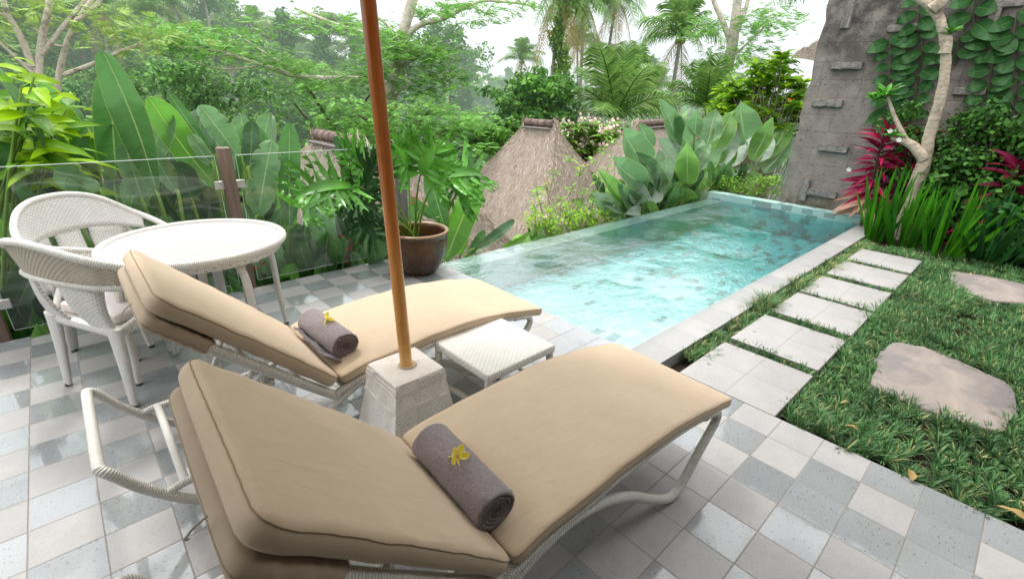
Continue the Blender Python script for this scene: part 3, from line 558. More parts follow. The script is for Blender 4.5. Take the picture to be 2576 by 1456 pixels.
# stepping slabs, each a thing
SLABS = []
for i, x1 in enumerate((3.106, 3.815, 4.545, 5.222, 5.960, 6.675)):
    x0 = x1-.618 if i else XD+.004
    SLABS.append((x0, x1, .555, 1.118))
    V, F, U = rbox(x1-x0, .563, .08, .004, 2, 2, 1); b = MB(); b.add(V, F, U)
    o = b.build('path_slab', M['slab']); o.location = ((x0+x1)/2, .8365, -.038+.001*(i % 3))
    tag(o, ['pale grey path slab joining the tiled terrace beside the near lounger', 'pale grey path slab, second from the terrace, with frayed grass at its pool corner', 'pale grey path slab, third from the terrace, beside the tall grass tuft', 'pale grey path slab, fourth from the terrace along the pool', 'pale grey path slab, fifth from the terrace, second from the far end', 'farthest pale grey path slab, just in front of the strap-leaf clump'][i], 'paving slab', 'pale square slabs leading along the pool')
def flag(name, pts, label):
    P = np.asarray(pts, float); P = np.vstack([np.stack([P*(1-f)+np.roll(P, -1, 0)*f for f in (.12, .35, .6, .88)], 1).reshape(-1, 2)]); P = P+RNG.normal(size=P.shape)*.006; n = len(P); c = P.mean(0); b = MB(); rings = []
    for s, z in ((1.0, -.09), (1.0, -.020), (.992, -.010), (.97, -.006), (.6, -.003), (.25, -.004)):
        q = c+(P-c)*s; rings.append(np.c_[q, np.full(n, z)+.004*np.sin(q[:, 0]*9+q[:, 1]*7)])
    V = np.vstack(rings+[np.r_[c, -.004][None]]); F = grid_faces(len(rings), n, True)[:, ::-1]
    b.add(V, F, V[:, :2]); k = (len(rings)-1)*n; j = np.arange(n); b.add(V, np.stack([k+j, k+(j+1) % n, np.full(n, len(V)-1)], -1), V[:, :2])
    o = b.build(name, M['flag'], origin=(c[0], c[1], 0)); o.location = (c[0], c[1], 0); tag(o, label, 'flagstone', 'natural flagstones set in the grass'); return P
FL1 = flag('flagstone', [(3.69, .355), (3.87, .362), (4.10, .325), (4.185, .16), (4.13, -.04), (4.0, -.28), (3.62, -.34), (3.29, -.285), (3.245, -.095), (3.25, .1), (3.28, .285)], 'large pinkish beige natural flagstone with a dark diagonal vein, nearest in the grass')
FL2 = flag('flagstone', [(6.43, .308), (6.6, .285), (6.69, .05), (6.62, -.25), (6.4, -.5), (6.05, -.52), (5.93, -.27), (5.79, -.085), (5.86, .085), (6.02, .215)], 'farther beige flagstone at the edge of the grass near the dark flower bed')

# mondo grass: nobody could count it
def in_poly(P, x, y):
    x2, y2 = np.roll(P[:, 0], -1), np.roll(P[:, 1], -1); c = np.zeros(len(x), bool)
    for a, bb, cc, dd in zip(P[:, 0], P[:, 1], x2, y2):
        k = ((bb > y) != (dd > y)) & (x < (cc-a)*(y-bb)/(dd-bb+1e-12)+a); c ^= k
    return c
def grow(F):
    c = F.mean(0); return c+(F-c)*.965
def mondo():
    n = 14000; x = RNG.uniform(2.50, 7.75, n); y = RNG.uniform(-1.9, 1.235, n)
    edge = 7.25+.12*np.sin(y*5)+np.where(y < .1, (.1-y)*.35, 0)
    k = (x < edge)
    for (x0, x1, y0, y1) in SLABS: k &= ~((x > x0-.006) & (x < x1+.006) & (y > y0-.006) & (y < y1+.012))
    k &= ~((x < 2.72) & (y > 1.1)); k &= ~in_poly(grow(FL1), x, y); k &= ~in_poly(grow(FL2), x, y)
    x, y = x[k], y[k]
    # thin to a minimum spacing by a coarse grid
    key = {}; keep = []
    for i in range(len(x)):
        c = (int(x[i]/.066), int(y[i]/.066))
        if c not in key: key[c] = 1; keep.append(i)
    x, y = x[keep], y[keep]; x += RNG.normal(size=len(x))*.006; y += RNG.normal(size=len(y))*.006
    big = 1+.32*np.sin(x*4.1+y*3.3)*np.sin(x*2.3-y*5.1); strip = np.abs(y-1.18) < .08; gap = np.zeros(len(x), bool)
    for a_ in range(5): gap |= (x > SLABS[a_][1]-.01) & (x < SLABS[a_+1][0]+.01) & (y > .55)
    big = np.where(strip, big*1.12, big); big = np.where(gap, np.maximum(big, .95)*1.05, big)
    tallt = np.exp(-((x-4.02)**2+(y-1.19)**2)/.016); big = big+1.3*tallt
    nb = 42; N = len(x)*nb; bx = np.repeat(x, nb); by = np.repeat(y, nb); s = np.repeat(big, nb)
    a = RNG.uniform(0, 2*pi, N); L = (.046+.044*RNG.random(N))*s; lean = RNG.uniform(.3, 1.15, N); wd = .0021+.0014*RNG.random(N)
    comb_ = np.repeat(.7*np.sin(x*1.7+1.0)+.5*np.cos(y*2.1), nb); dx, dy = np.cos(a)+.35*np.cos(comb_), np.sin(a)+.35*np.sin(comb_); px_, py_ = -np.sin(a), np.cos(a)
    z0 = -.045+.0*bx; pts = []
    for t in (0, .4, .75, 1.0):
        out = L*lean*(t**1.25); up = L*(1.0*t-.62*lean*t*t)*1.15
        pts.append((bx+.010*np.cos(a)+dx*out, by+.010*np.sin(a)+dy*out, z0+up))
    V = []
    for (X_, Y_, Z_), w in zip(pts, (1, 1, .75, .12)):
        V += [np.stack([X_-px_*wd*w, Y_-py_*wd*w, Z_], -1), np.stack([X_+px_*wd*w, Y_+py_*wd*w, Z_+.0004], -1)]
    V = np.stack(V, 1); o = np.arange(N)[:, None]*8
    F = np.concatenate([o+np.array([[0, 1, 3, 2]]), o+np.array([[2, 3, 5, 4]]), o+np.array([[4, 5, 7, 6]])], 0)
    tip = RNG.random(N) < (.06+.14*np.repeat(strip, nb)); mi = np.concatenate([tip, tip, tip]).astype(int)
    b = MB(); VV = V.reshape(-1, 3); b.add(VV, F[mi == 0], None, 0); b.F.append(F[mi == 1]); b.M.append(np.ones((mi == 1).sum(), int))
    tag(b.build('mondo_grass', [M['mondo'], M['mondotip']]), kind='stuff')
mondo()

# ---------------------------------------------------------------- stone wall with projecting blocks
wl = thing('stone_wall', 'tall grey weathered stone block wall with projecting stones at the end of the pool', 'wall', (8.62, -1, 0))
b = MB(); box(b, 8.40, 8.95, -7.5, 2.60, -.6, 5.4)
# one continuous slab, slightly uneven outer edge
ys = np.linspace(-7.5, 2.675, 40); zs = np.linspace(-.6, 5.4, 40); b = MB()
Yg, Zg = np.meshgrid(ys, zs, indexing='ij'); Xg = 8.40+.010*np.sin(Yg*3)*np.sin(Zg*4.1)
edge = np.where(Yg > 2.6, .016*np.sin(Zg*9)+.01*np.sin(Zg*23), 0)
b.add(np.stack([Xg, Yg+edge, Zg], -1).reshape(-1, 3), grid_faces(40, 40)); b.add(np.stack([Xg*0+8.95, Yg+edge, Zg], -1).reshape(-1, 3), grid_faces(40, 40)[:, ::-1])
e = np.stack([Xg[-1], (Yg+edge)[-1], Zg[-1]], -1); e2 = e.copy(); e2[:, 0] = 8.95; b.add(np.vstack([e, e2]), grid_faces(2, 40))
b.build('block_face', M['wall'], wl, (8.62, -1, 0), smooth=False)
def wblock(y0, y1, z0, z1, d=.045):
    V, F, U = rbox(d+.06, abs(y1-y0), abs(z1-z0), .012, 2, 8, 3); V = V+RNG.normal(size=V.shape)*.003
    b = MB(); b.add(V+A3(8.40-d/2+.02, (y0+y1)/2, (z0+z1)/2), F, U); b.build('projecting_block', M['block'], wl, (8.62, -1, 0))
def px_block(x0, y0, x1, y1, vert=False):
    P = onX(x0, y0, 8.37); Q = onX(x1, y1, 8.37); h = .046
    if vert: wblock(P[1], P[1]-.11, P[2], Q[2])
    else: zc = (P[2]+Q[2])/2; wblock(P[1], Q[1], zc-h, zc+h)
for q in ((2093, 158, 2168, 174), (2045, 252, 2117, 270), (2062, 365, 2131, 384), (2032, 478, 2103, 497), (2235, 62, 2325, 78), (2400, 222, 2478, 238)): px_block(*q)
px_block(2142, -40, 2136, 72, True); px_block(2020, 450, 2016, 505, True); px_block(2495, 10, 2485, 95, True); px_block(2500, 2, 2576, 14)

# ---------------------------------------------------------------- glass balustrade
def post(x, label, y=4.125, w=.086, h=1.115, mat='post', z0=-.25, name='fence_post'):
    t = thing(name, label, 'post', (x, y, 0), 0, 'square wooden posts of the glass fence')
    V, F, U = rbox(w, w, h-z0, .006, 2, 2, 8); b = MB(); b.add(V+A3(0, 0, (h+z0)/2), F, U); b.build('shaft', M[mat], t)
    for z in (.235, .845):
        for s in (-1, 1):
            V, F, U = rbox(.07, .03, .062, .006, 2, 2, 2); b = MB(); b.add(V+A3(s*(w/2+.026), -.008, z), F, U); c = b.build('glass_clamp', M['steel'], t)
            for dz in (-.014, .014):
                bb = MB(); tube(bb, [(s*(w/2+.022), -.023, z+dz), (s*(w/2+.022), -.028, z+dz)], .0065, 8); bb.build('screw', M['steel'], c)
post(.898, 'brown weathered square fence post behind the round table')
post(2.36, 'grey square fence post standing behind the potted plant', mat='greypost')
post(-.55, 'brown fence post at the left edge of the terrace, behind the chairs')
def pane(x0, x1, label):
    t = thing('glass_panel', label, 'glass panel', ((x0+x1)/2, 4.125, 0), 0, 'clear glass panels of the fence'); L = x1-x0
    b = MB(); box(b, -L/2, L/2, -.005, .005, .052, 1.055); b.build('pane', M['glass'], t, smooth=False)
    b = MB(); box(b, -L/2, L/2, -.0052, .0052, 1.055, 1.0585); box(b, -L/2, L/2, -.0052, .0052, .048, .0515); 
    for s in (-1, 1): box(b, s*L/2-(.0035 if s < 0 else 0), s*L/2+(.0035 if s > 0 else 0), -.0052, .0052, .052, 1.055)
    b.build('polished_edge', M['glassedge'], t, smooth=False)
pane(.972, 2.29, 'clear glass fence panel between the brown post and the potted plant')
pane(-.478, .828, 'clear glass fence panel behind the white chairs, left of the brown post')
pane(-2.0, -.622, 'clear glass fence panel at the far left edge of the terrace')
# ---------------------------------------------------------------- sun loungers
def prof_pt(P, s):
    P = np.asarray(P, float); L = np.concatenate([[0], np.cumsum(np.linalg.norm(np.diff(P, axis=0), axis=1))]); s = np.asarray(s)*L[-1]
    return np.stack([np.interp(s, L, P[:, 0]), np.interp(s, L, P[:, 1])], -1)
class Pad:
    """rounded pad whose top follows prof (x,z); local y centred"""
    def __init__(s, prof, W, T, r, puff=.012, seed=0, wr=.004, cr=.03):
        s.cr = cr; s.P = smooth_path(np.c_[np.asarray(prof, float), np.zeros(len(prof))], 6)[:, :2]; s.L = np.linalg.norm(np.diff(s.P, axis=0), axis=1).sum(); s.W, s.T, s.r, s.puff, s.seed, s.wr = W, T, r, puff, seed, wr
    def map(s, V):
        q_ = np.clip((V[:, 0]+s.L/2)/s.L, 0, 1); e = .02
        c = prof_pt(s.P, q_); d = prof_pt(s.P, np.clip(q_+e, 0, 1))-prof_pt(s.P, np.clip(q_-e, 0, 1)); d /= np.linalg.norm(d, axis=1)[:, None]; nn = np.stack([-d[:, 1], d[:, 0]], -1); nn = np.where((nn[:, 1] < 0)[:, None], -nn, nn)
        cr = s.cr; X_, Y_ = V[:, 0].copy(), V[:, 1].copy(); u = np.abs(X_)-(s.L/2-cr); v = np.abs(Y_)-(s.W/2-cr); k = (u > 0) & (v > 0); ph = np.arctan2(np.minimum(u, v), np.maximum(u, v)+1e-12); g_ = cr-s.r; cs = np.cos(ph)+np.sin(ph); tf = cr/np.cos(ph); ta = g_*cs+np.sqrt(np.clip((g_*cs)**2-2*g_*g_+s.r**2, 0, None)); rb = np.where(cr*np.tan(ph) <= g_, tf, ta); f = np.where(k, cr/rb, 1); X_ = np.where(k, np.sign(X_)*(s.L/2-cr+u*f), X_); Y_ = np.where(k, np.sign(Y_)*(s.W/2-cr+v*f), Y_); V = np.c_[X_, Y_, V[:, 2]]; q_ = np.clip((V[:, 0]+s.L/2)/s.L, 0, 1); c = prof_pt(s.P, q_)
        yb = np.abs(V[:, 1]/(s.W/2)); q = 1-np.minimum(yb, 1)**2.5; ql = 1-np.abs(2*q_-1)**4
        h = V[:, 2]-s.T/2+np.where(V[:, 2] > 0, s.puff*q*ql, -s.puff*.3*q)+s.wr*np.sin(V[:, 1]*31+q_*9+s.seed)*np.sin(q_*37+s.seed)*yb**3
        h = h+.0006*np.sin(V[:, 0]*150+s.seed)*np.sin(V[:, 1]*130)*np.clip(np.maximum(yb, np.abs(2*q_-1))*8-7, 0, 1); y = V[:, 1]+s.wr*.7*np.sin(q_*23+s.seed*2)*yb**4*np.sign(V[:, 1])
        return np.stack([c[:, 0]+nn[:, 0]*h, y, c[:, 1]+nn[:, 1]*h], -1)
    def mesh(s, n=(60, 26, 3)):
        V, F, U = rbox(s.L, s.W, s.T, s.r, *n); b = MB(); b.add(s.map(V), F, U); return b
    def seam(s, f=.35, rad=.0016):
        z = s.T/2-f*s.r; ins = s.r*(1-math.sqrt(max(0, 1-(1-f)**2)))-.0012; x, y = s.L/2-ins, s.W/2-ins
        def ln(a, b, n): return [np.array(a)*(1-t)+np.array(b)*t for t in np.linspace(0, 1, n)[:-1]]
        q = s.r*.75; ar = lambda cx, cy, a0: [np.array((cx+q*cos(a0+t), cy+q*sin(a0+t))) for t in np.linspace(0, pi/2, 6)[:-1]]
        pts = ln((-x+q, -y), (x-q, -y), 60)+ar(x-q, -y+q, -pi/2)+ln((x, -y+q), (x, y-q), 26)+ar(x-q, y-q, 0)+ln((x-q, y), (-x+q, y), 60)+ar(-x+q, y-q, pi/2)+ln((-x, y-q), (-x, -y+q), 26)+ar(-x+q, -y+q, pi)
        V = np.c_[np.array(pts), np.full(len(pts), z)]; b = MB(); tube(b, s.map(V), rad, 6, closed=True); return b
RAIL = [(1.70, .352), (1.79, .338), (1.828, .31), (1.822, .265), (1.74, .175), (1.64, .06), (1.585, .022), (1.52, .03), (1.40, .105), (1.22, .235), (1.05, .318), (.90, .345), (.76, .325), (.62, .255), (.48, .145), (.36, .05), (.25, .020), (.14, .034), (.06, .085), (-.02, .165), (-.085, .245), (-.135, .325)]
def make_lounger(label, loc, rz):
    t = thing('sun_lounger', label, 'sun lounger', loc, rz, 'wicker sun loungers on the terrace'); w = .305
    fr = MB()
    left = [(x, w, z) for x, z in RAIL]; right = [(x, -w, z) for x, z in RAIL]
    loop = left+[(-.158, w-.012, .350), (-.164, w-.05, .354), (-.164, 0, .354), (-.164, -w+.05, .354), (-.158, -w+.012, .350)]+right[::-1]
    tube(fr, loop, .0185, 12, k=4); fr.build('base_frame', M['wrap'], t)
    sr = MB()
    for s in (-1, 1): tube(sr, [(1.80, s*w, .332), (1.66, s*w, .362), (1.45, s*w, .384), (1.2, s*w, .384), (1.0, s*w, .372), (.80, s*w, .350), (.66, s*w, .318), (.62, s*w, .29)], .016, 12, k=4)
    tube(sr, [(1.80, -w, .332), (1.815, -w+.04, .336), (1.815, w-.04, .336), (1.80, w, .332)], .016, 10, k=3)
    for x, z in ((1.2, .372), (.72, .322)): tube(sr, [(x, -w, z), (x, w, z)], .013, 10)
    sr.build('seat_rail', M['wrap'], t)
    sl = MB(); n = 14; P = prof_pt([(.66, .330), (.8, .356), (1.0, .378), (1.2, .389), (1.45, .389), (1.66, .366), (1.80, .338)], np.linspace(0, 1, n)); ys = np.linspace(-w, w, 6)
    sl.add(np.stack([np.repeat(P[:, 0], 6), np.tile(ys, n), np.repeat(P[:, 1], 6)], -1), grid_faces(n, 6), np.stack([np.repeat(P[:, 0], 6), np.tile(ys, n)], -1)); sl.build('seat_weave', M['weave'], t)
    rk = MB()
    for s in (-1, 1): tube(rk, [(-.025, s*w, .160), (.03, s*(w-.004), .178), (.10, s*(w-.006), .180), (.34, s*(w-.006), .190), (.52, s*(w-.004), .195)], .0155, 10, k=4)
    tube(rk, [(.045, -w+.004, .180), (.045, w-.004, .180)], .0155, 10); rk.build('ratchet_rail', M['wrap'], t)
    bf = MB(); d = unit(A3(-.73, 0, .683)); hb = A3(.645, 0, .285)
    top = hb+d*.74
    for s in (-1, 1): tube(bf, [hb+A3(0, s*(w-.008), 0), hb+d*.25+A3(0, s*(w+.004), 0), hb+d*.66+A3(0, s*(w+.002), 0)], .021, 12, k=4)
    tube(bf, [hb+d*.65+A3(0, w, 0), top+A3(0, w-.05, 0), top+A3(0, w-.12, 0), top+A3(0, -w+.12, 0), top+A3(0, -w+.05, 0), hb+d*.65+A3(0, -w, 0)], .019, 12, k=4)
    for f in (.2, .45): tube(bf, [hb+d*f+A3(0, -w+.03, 0), hb+d*f+A3(0, w-.03, 0)], .013, 8)
    bf.build('backrest_frame', M['wrap'], t)
    st = MB()
    for s in (-1, 1): tube(st, [hb+d*.38+A3(.0, s*.21, -.02), (.20, s*.2, .185)], .011, 8)
    tube(st, [(.20, -.2, .185), (.20, .2, .185)], .011, 8); st.build('support_strut', M['wrap'], t)
    for s in (-1, 1):
        bo = MB(); V, F, U = rbox(.05, .006, .06, .003, 2, 1, 2); bo.add(V+hb+d*.33+A3(-.02, s*(w-.028), -.045), F, U); pl = bo.build('hinge_plate', M['wrap'], t)
        for q in (hb+d*.33+A3(-.012, s*(w-.022), -.05), hb+d*.012+A3(0, s*(w-.012), 0)):
            bb = MB(); tube(bb, [q, q+A3(0, s*.012, 0)], .0125, 12); bb.build('bolt', M['steel'], pl)
    # cushions
    sp = [(.655, .388), (.72, .406), (.85, .421), (1.02, .432), (1.2, .440), (1.38, .440), (1.56, .423), (1.72, .398), (1.85, .372), (1.935, .352)]
    pd = Pad(sp, .645, .048, .017, .007, 1, .002, .03); c = pd.mesh().build('seat_cushion', M['cushion'], t); pd.seam().build('piping', M['piping'], c)
    bp = [(.665, .383), (.60, .447), (.48, .568), (.34, .703), (.21, .827), (.105, .927)]
    pd = Pad(bp, .655, .062, .026, .010, 3, .002, .05); c = pd.mesh().build('backrest_cushion', M['cushion'], t); pd.seam().build('piping', M['piping'], c)
    hs = [(.25, .688), (.18, .757), (.12, .816), (.070, .864)]
    pd = Pad(hs, .662, .052, .024, .010, 5, .003, .05); c = pd.mesh((26, 30, 3)).build('head_sleeve', M['sleeve'], t); pd.seam(1.5).build('piping', M['piping'], c)
    # loose tie cord
    b = MB(); tube(b, [(.046, -.20, .868), (.024, -.19, .848), (.008, -.17, .815), (.012, -.14, .785)], .0022, 6, k=4); b.build('tie_cord', M['canopy'], c)
    return t
L1 = make_lounger('white wicker sun lounger with tan cushions, nearest to the viewer, in front of the parasol', (0, .982, 0), radians(-1.9))
L2 = make_lounger('white wicker sun lounger with tan cushions between the parasol and the round table', (.012, 2.095, 0), 0)

# rolled towels
def towel(label, P0, P1, r, rz_roll=0.0):
    P0, P1 = np.asarray(P0, float), np.asarray(P1, float); L = np.linalg.norm(P1-P0); d = unit(P1-P0); c = (P0+P1)/2
    b = MB(); n = 72; U_ = []; xs = np.linspace(-L/2+.014, L/2-.014, 34); rows = []
    a = np.arange(n)/n*2*pi
    def rad(x, a): return r*(1+.03*np.sin(2*a+.6)+.018*np.sin(3*a+x*9)+.012*np.sin(x*33+a*4))-np.where((a > 4.05) & (a < 4.25), .004, 0)
    def ringpts(x, f, dx=0): return np.stack([np.full(n, x)+dx, f*np.cos(a)*rad(x, a), f*np.sin(a)*rad(x, a)*.93], -1)
    prof = [(-L/2, f) for f in np.linspace(.03, .86, 30)]+[(-L/2+.004, .95), (-L/2+.010, .99)]+[(x, 1.0) for x in xs]+[(L/2-.010, .99), (L/2-.004, .95)]+[(L/2, f) for f in np.linspace(.86, .03, 30)]
    for x, f in prof:
        sp = 0
        if f < .93: sp = -np.sign(x)*(.008*(.5+.5*np.cos(2*pi*(f*r/.0125)-a))**.7+.006*(1-f))*np.minimum(1, (.93-f)*12)
        rows.append(ringpts(x, f, sp))
    V = np.vstack(rows); V += RNG.normal(size=V.shape)*.0009
    b.add(V, grid_faces(len(prof), n, True)); t = b.build('rolled_towel', M['towel']); yaw = math.atan2(d[1], d[0])
    t.location = c; t.rotation_euler = (0, math.asin(-d[2]), yaw); return tag(t, label, 'towel', 'rolled grey towels on the loungers')
towel('rolled grey terry towel on the near lounger', (.690, 1.115, .468), (.668, .735, .464), .066)
towel('rolled grey terry towel on the farther lounger by the parasol', (.735, 2.265, .462), (.758, 1.895, .460), .064)
# thin folded cloth under the far towel
b = MB(); ny, nx_ = 30, 8; ys = np.linspace(2.24, 1.865, ny); xs = np.linspace(0, 1, nx_)
P = np.zeros((ny, nx_, 3))
for j, s in enumerate(xs):
    P[:, j, 0] = .725-.075*s; P[:, j, 1] = ys+.01*s; P[:, j, 2] = .405+.052*s+.004*np.sin(ys*40+s*3)+.004*np.sin(ys*90)
b.add(P.reshape(-1, 3), grid_faces(ny, nx_)); o = b.build('folded_cloth', M['towel2']); m = o.modifiers.new('thick', 'SOLIDIFY'); m.thickness = .006
tag(o, 'thin dark grey folded cloth tucked under the farther rolled towel', 'cloth')
def flower(label, P, sc, yaw, tilt):
    t = thing('frangipani_flower', label, 'flower', P, yaw, 'frangipani blossoms on the towels', sc); t.rotation_euler = (tilt[0], tilt[1], yaw)
    for k in range(5):
        b = MB(); a = k*2*pi/5; d = A3(cos(a), sin(a), .55)
        leaf(b, A3(0, 0, .0)+d*.004, A3(cos(a+.25)*.040, sin(a+.25)*.040, .020+.004*(k % 2)), .030, A3(-d[0]*.6, -d[1]*.6, 1), sag=-.006, fold=.3, n=9, m=3, prof='x'); b.build('petal', M['petal'], t)
    b = MB(); tube(b, [(0, 0, .004), (-.004, .002, -.012), (-.012, .006, -.032)], [.0055, .004, .0028], 8, k=3); b.build('tube', M['floweryellow'], t)
flower('yellow white frangipani blossom on the near rolled towel', (.668, .925, .538), .92, .4, (1.0, -.5))
flower('yellow white frangipani blossom on the farther rolled towel', (.750, 2.075, .532), .92, 2.1, (.95, -.4))

# ---------------------------------------------------------------- parasol
pr = thing('parasol', 'wooden parasol pole in a tapered white concrete foot between the loungers', 'parasol', (.888, 1.597, 0)); O = (.888, 1.597, 0)
b = MB(); levels = [(0, .192), (.004, .195), (.30, .142), (.33, .138), (.334, .136), (.398, .126), (.402, .1285), (.437, .122), (.447, .118), (.450, .108)]; rows = []
for z, w in levels:
    s = np.linspace(-1, 1, 9)[:-1]; o_ = np.ones(8); sq = np.concatenate([np.c_[s, -o_], np.c_[o_, s], np.c_[-s, o_], np.c_[-o_, -s]])
    f = 1-.018*(np.abs(sq).min(1) > .93); rows.append(np.c_[sq*w*f[:, None], np.full(32, z)]+RNG.normal(size=(32, 3))*(.0016 if .01 < z < .44 else 0))
V = np.vstack(rows); b.add(V, grid_faces(len(levels), 32, True)); k = len(V)-32; b.add(np.vstack([V[k:], [[0, 0, .451]]]), np.stack([np.arange(32), (np.arange(32)+1) % 32, np.full(32, 32)], -1))
b.build('concrete_foot', M['concrete'], pr, smooth=False).modifiers.new('bev', 'BEVEL').width = .004
tilt = A3(-.030, .022, 1)
b = MB(); lathe(b, [(.022, .452), (.038, .452), (.040, .455), (.034, .457), (.022, .456)], 24, (.006, -.004, 0)); b.build('socket_collar', M['cushion'], pr)
b = MB(); P = [A3(.002, -.004, .42)+tilt*z for z in np.linspace(0, 2.5, 14)]; tube(b, P, .0262, 24); b.build('pole', M['pole'], pr)
tp = A3(.002, -.004, .42)+tilt*2.42; b = MB(); N = 8; a = (np.arange(N)+.5)/N*2*pi; rim = np.stack([tp[0]+1.42*np.cos(a), tp[1]+1.42*np.sin(a), np.full(N, 2.30)], -1)
for i in range(N):
    j = (i+1) % N; g = 9; P = np.zeros((g, g, 3))
    for u in range(g):
        for v in range(g):
            e = rim[i]*(1-v/8)+rim[j]*(v/8); q = tp*(1-u/8)+e*(u/8); q[2] -= .06*sin(pi*u/8)+.035*(u/8)**2*sin(pi*v/8); P[u, v] = q
    b.add(P.reshape(-1, 3), grid_faces(g, g))
b.build('canopy', M['canopy'], pr)
for i in range(N):
    b = MB(); tube(b, [tp+A3(0, 0, -.04), (tp*.5+rim[i]*.5)+A3(0, 0, -.085), rim[i]+A3(0, 0, -.02)], .010, 6, k=3); b.build('rib', M['pole'], pr)

# ---------------------------------------------------------------- wicker side table between the loungers
st = thing('side_table', 'low square white wicker side table between the two loungers', 'side table', (1.379, 1.579, 0), radians(.5))
V, F, U = rbox(.445, .428, .042, .012, 10, 10, 2); V[:, 2] += .006*np.where(V[:, 2] > 0, 1-np.maximum(np.abs(V[:, 0])/.222, np.abs(V[:, 1])/.214)**2, 0)-.003
b = MB(); b.add(V+A3(0, 0, .379), F, U); b.build('table_top', M['weavew'], st)
for sx in (-1, 1):
    for sy in (-1, 1):
        b = MB(); tube(b, [(sx*.202, sy*.194, .362), (sx*.204, sy*.196, .2), (sx*.207, sy*.199, .012)], .0185, 12); l = b.build('leg', M['wrap'], st)
        b = MB(); tube(b, [(sx*.207, sy*.199, .012), (sx*.207, sy*.199, .0)], .015, 10); b.build('foot_cap', M['black'], l)
for s in (-1, 1):
    b = MB(); tube(b, [(-.2, s*.194, .10), (0, s*.19, .145), (.2, s*.194, .10)], .016, 10, k=5); b.build('stretcher', M['wrap'], st)
    b = MB(); tube(b, [(s*.202, -.19, .14), (s*.198, 0, .17), (s*.202, .19, .14)], .016, 10, k=5); b.build('stretcher', M['wrap'], st)

# ---------------------------------------------------------------- round table
tb = thing('round_table', 'round white wicker table with splayed legs beside the glass fence', 'table', (.462, 3.135, 0))
b = MB(); n = 64
rings = [(.0, .716), (.2, .716), (.36, .716), (.422, .715)]; rows = []
gx = np.linspace(-.43, .43, 45); X, Y = np.meshgrid(gx, gx, indexing='ij')
a = np.arange(n)/n*2*pi; rs = np.linspace(0.002, .432, 14); V = np.stack([rs[:, None]*np.cos(a), rs[:, None]*np.sin(a), np.full((14, n), .7165)], -1).reshape(-1, 3)
b.add(V, grid_faces(14, n, True)[:, ::-1], np.stack([V[:, 0], V[:, 1]], -1)); b.build('table_top', M['rattan'], tb)
b = MB(); c = np.stack([.446*np.cos(a), .446*np.sin(a), np.full(n, .712)], -1); tube(b, c, .0215, 12, closed=True); b.build('rim', M['wrap'], tb)
b = MB(); lathe(b, [(.425, .70), (.428, .655), (.415, .652), (.412, .70)], 64); b.build('apron', M['weave'], tb)
for k in range(4):
    an = radians(17+90*k); q = [(.36, .665), (.415, .58), (.432, .45), (.438, .3), (.447, .14), (.458, .008)]
    b = MB(); tube(b, [(cos(an)*r, sin(an)*r, z) for r, z in q], [.022, .021, .020, .0185, .017, .016], 12, k=4, flat=1.0); l = b.build('leg', M['wrap'], tb)
    b = MB(); tube(b, [(cos(an)*.458, sin(an)*.458, .012), (cos(an)*.458, sin(an)*.458, 0)], .0165, 10); b.build('foot_cap', M['black'], l)
    b = MB(); an2 = an+radians(45); tube(b, [(cos(an2)*.22, sin(an2)*.22, .66), (cos(an2)*.2, sin(an2)*.2, .35), (cos(an2)*.25, sin(an2)*.25, .012)], .03, 10, k=3, flat=.45, up=(cos(an2), sin(an2), 0)); 
    b.build('inner_leg', M['weave'], tb)

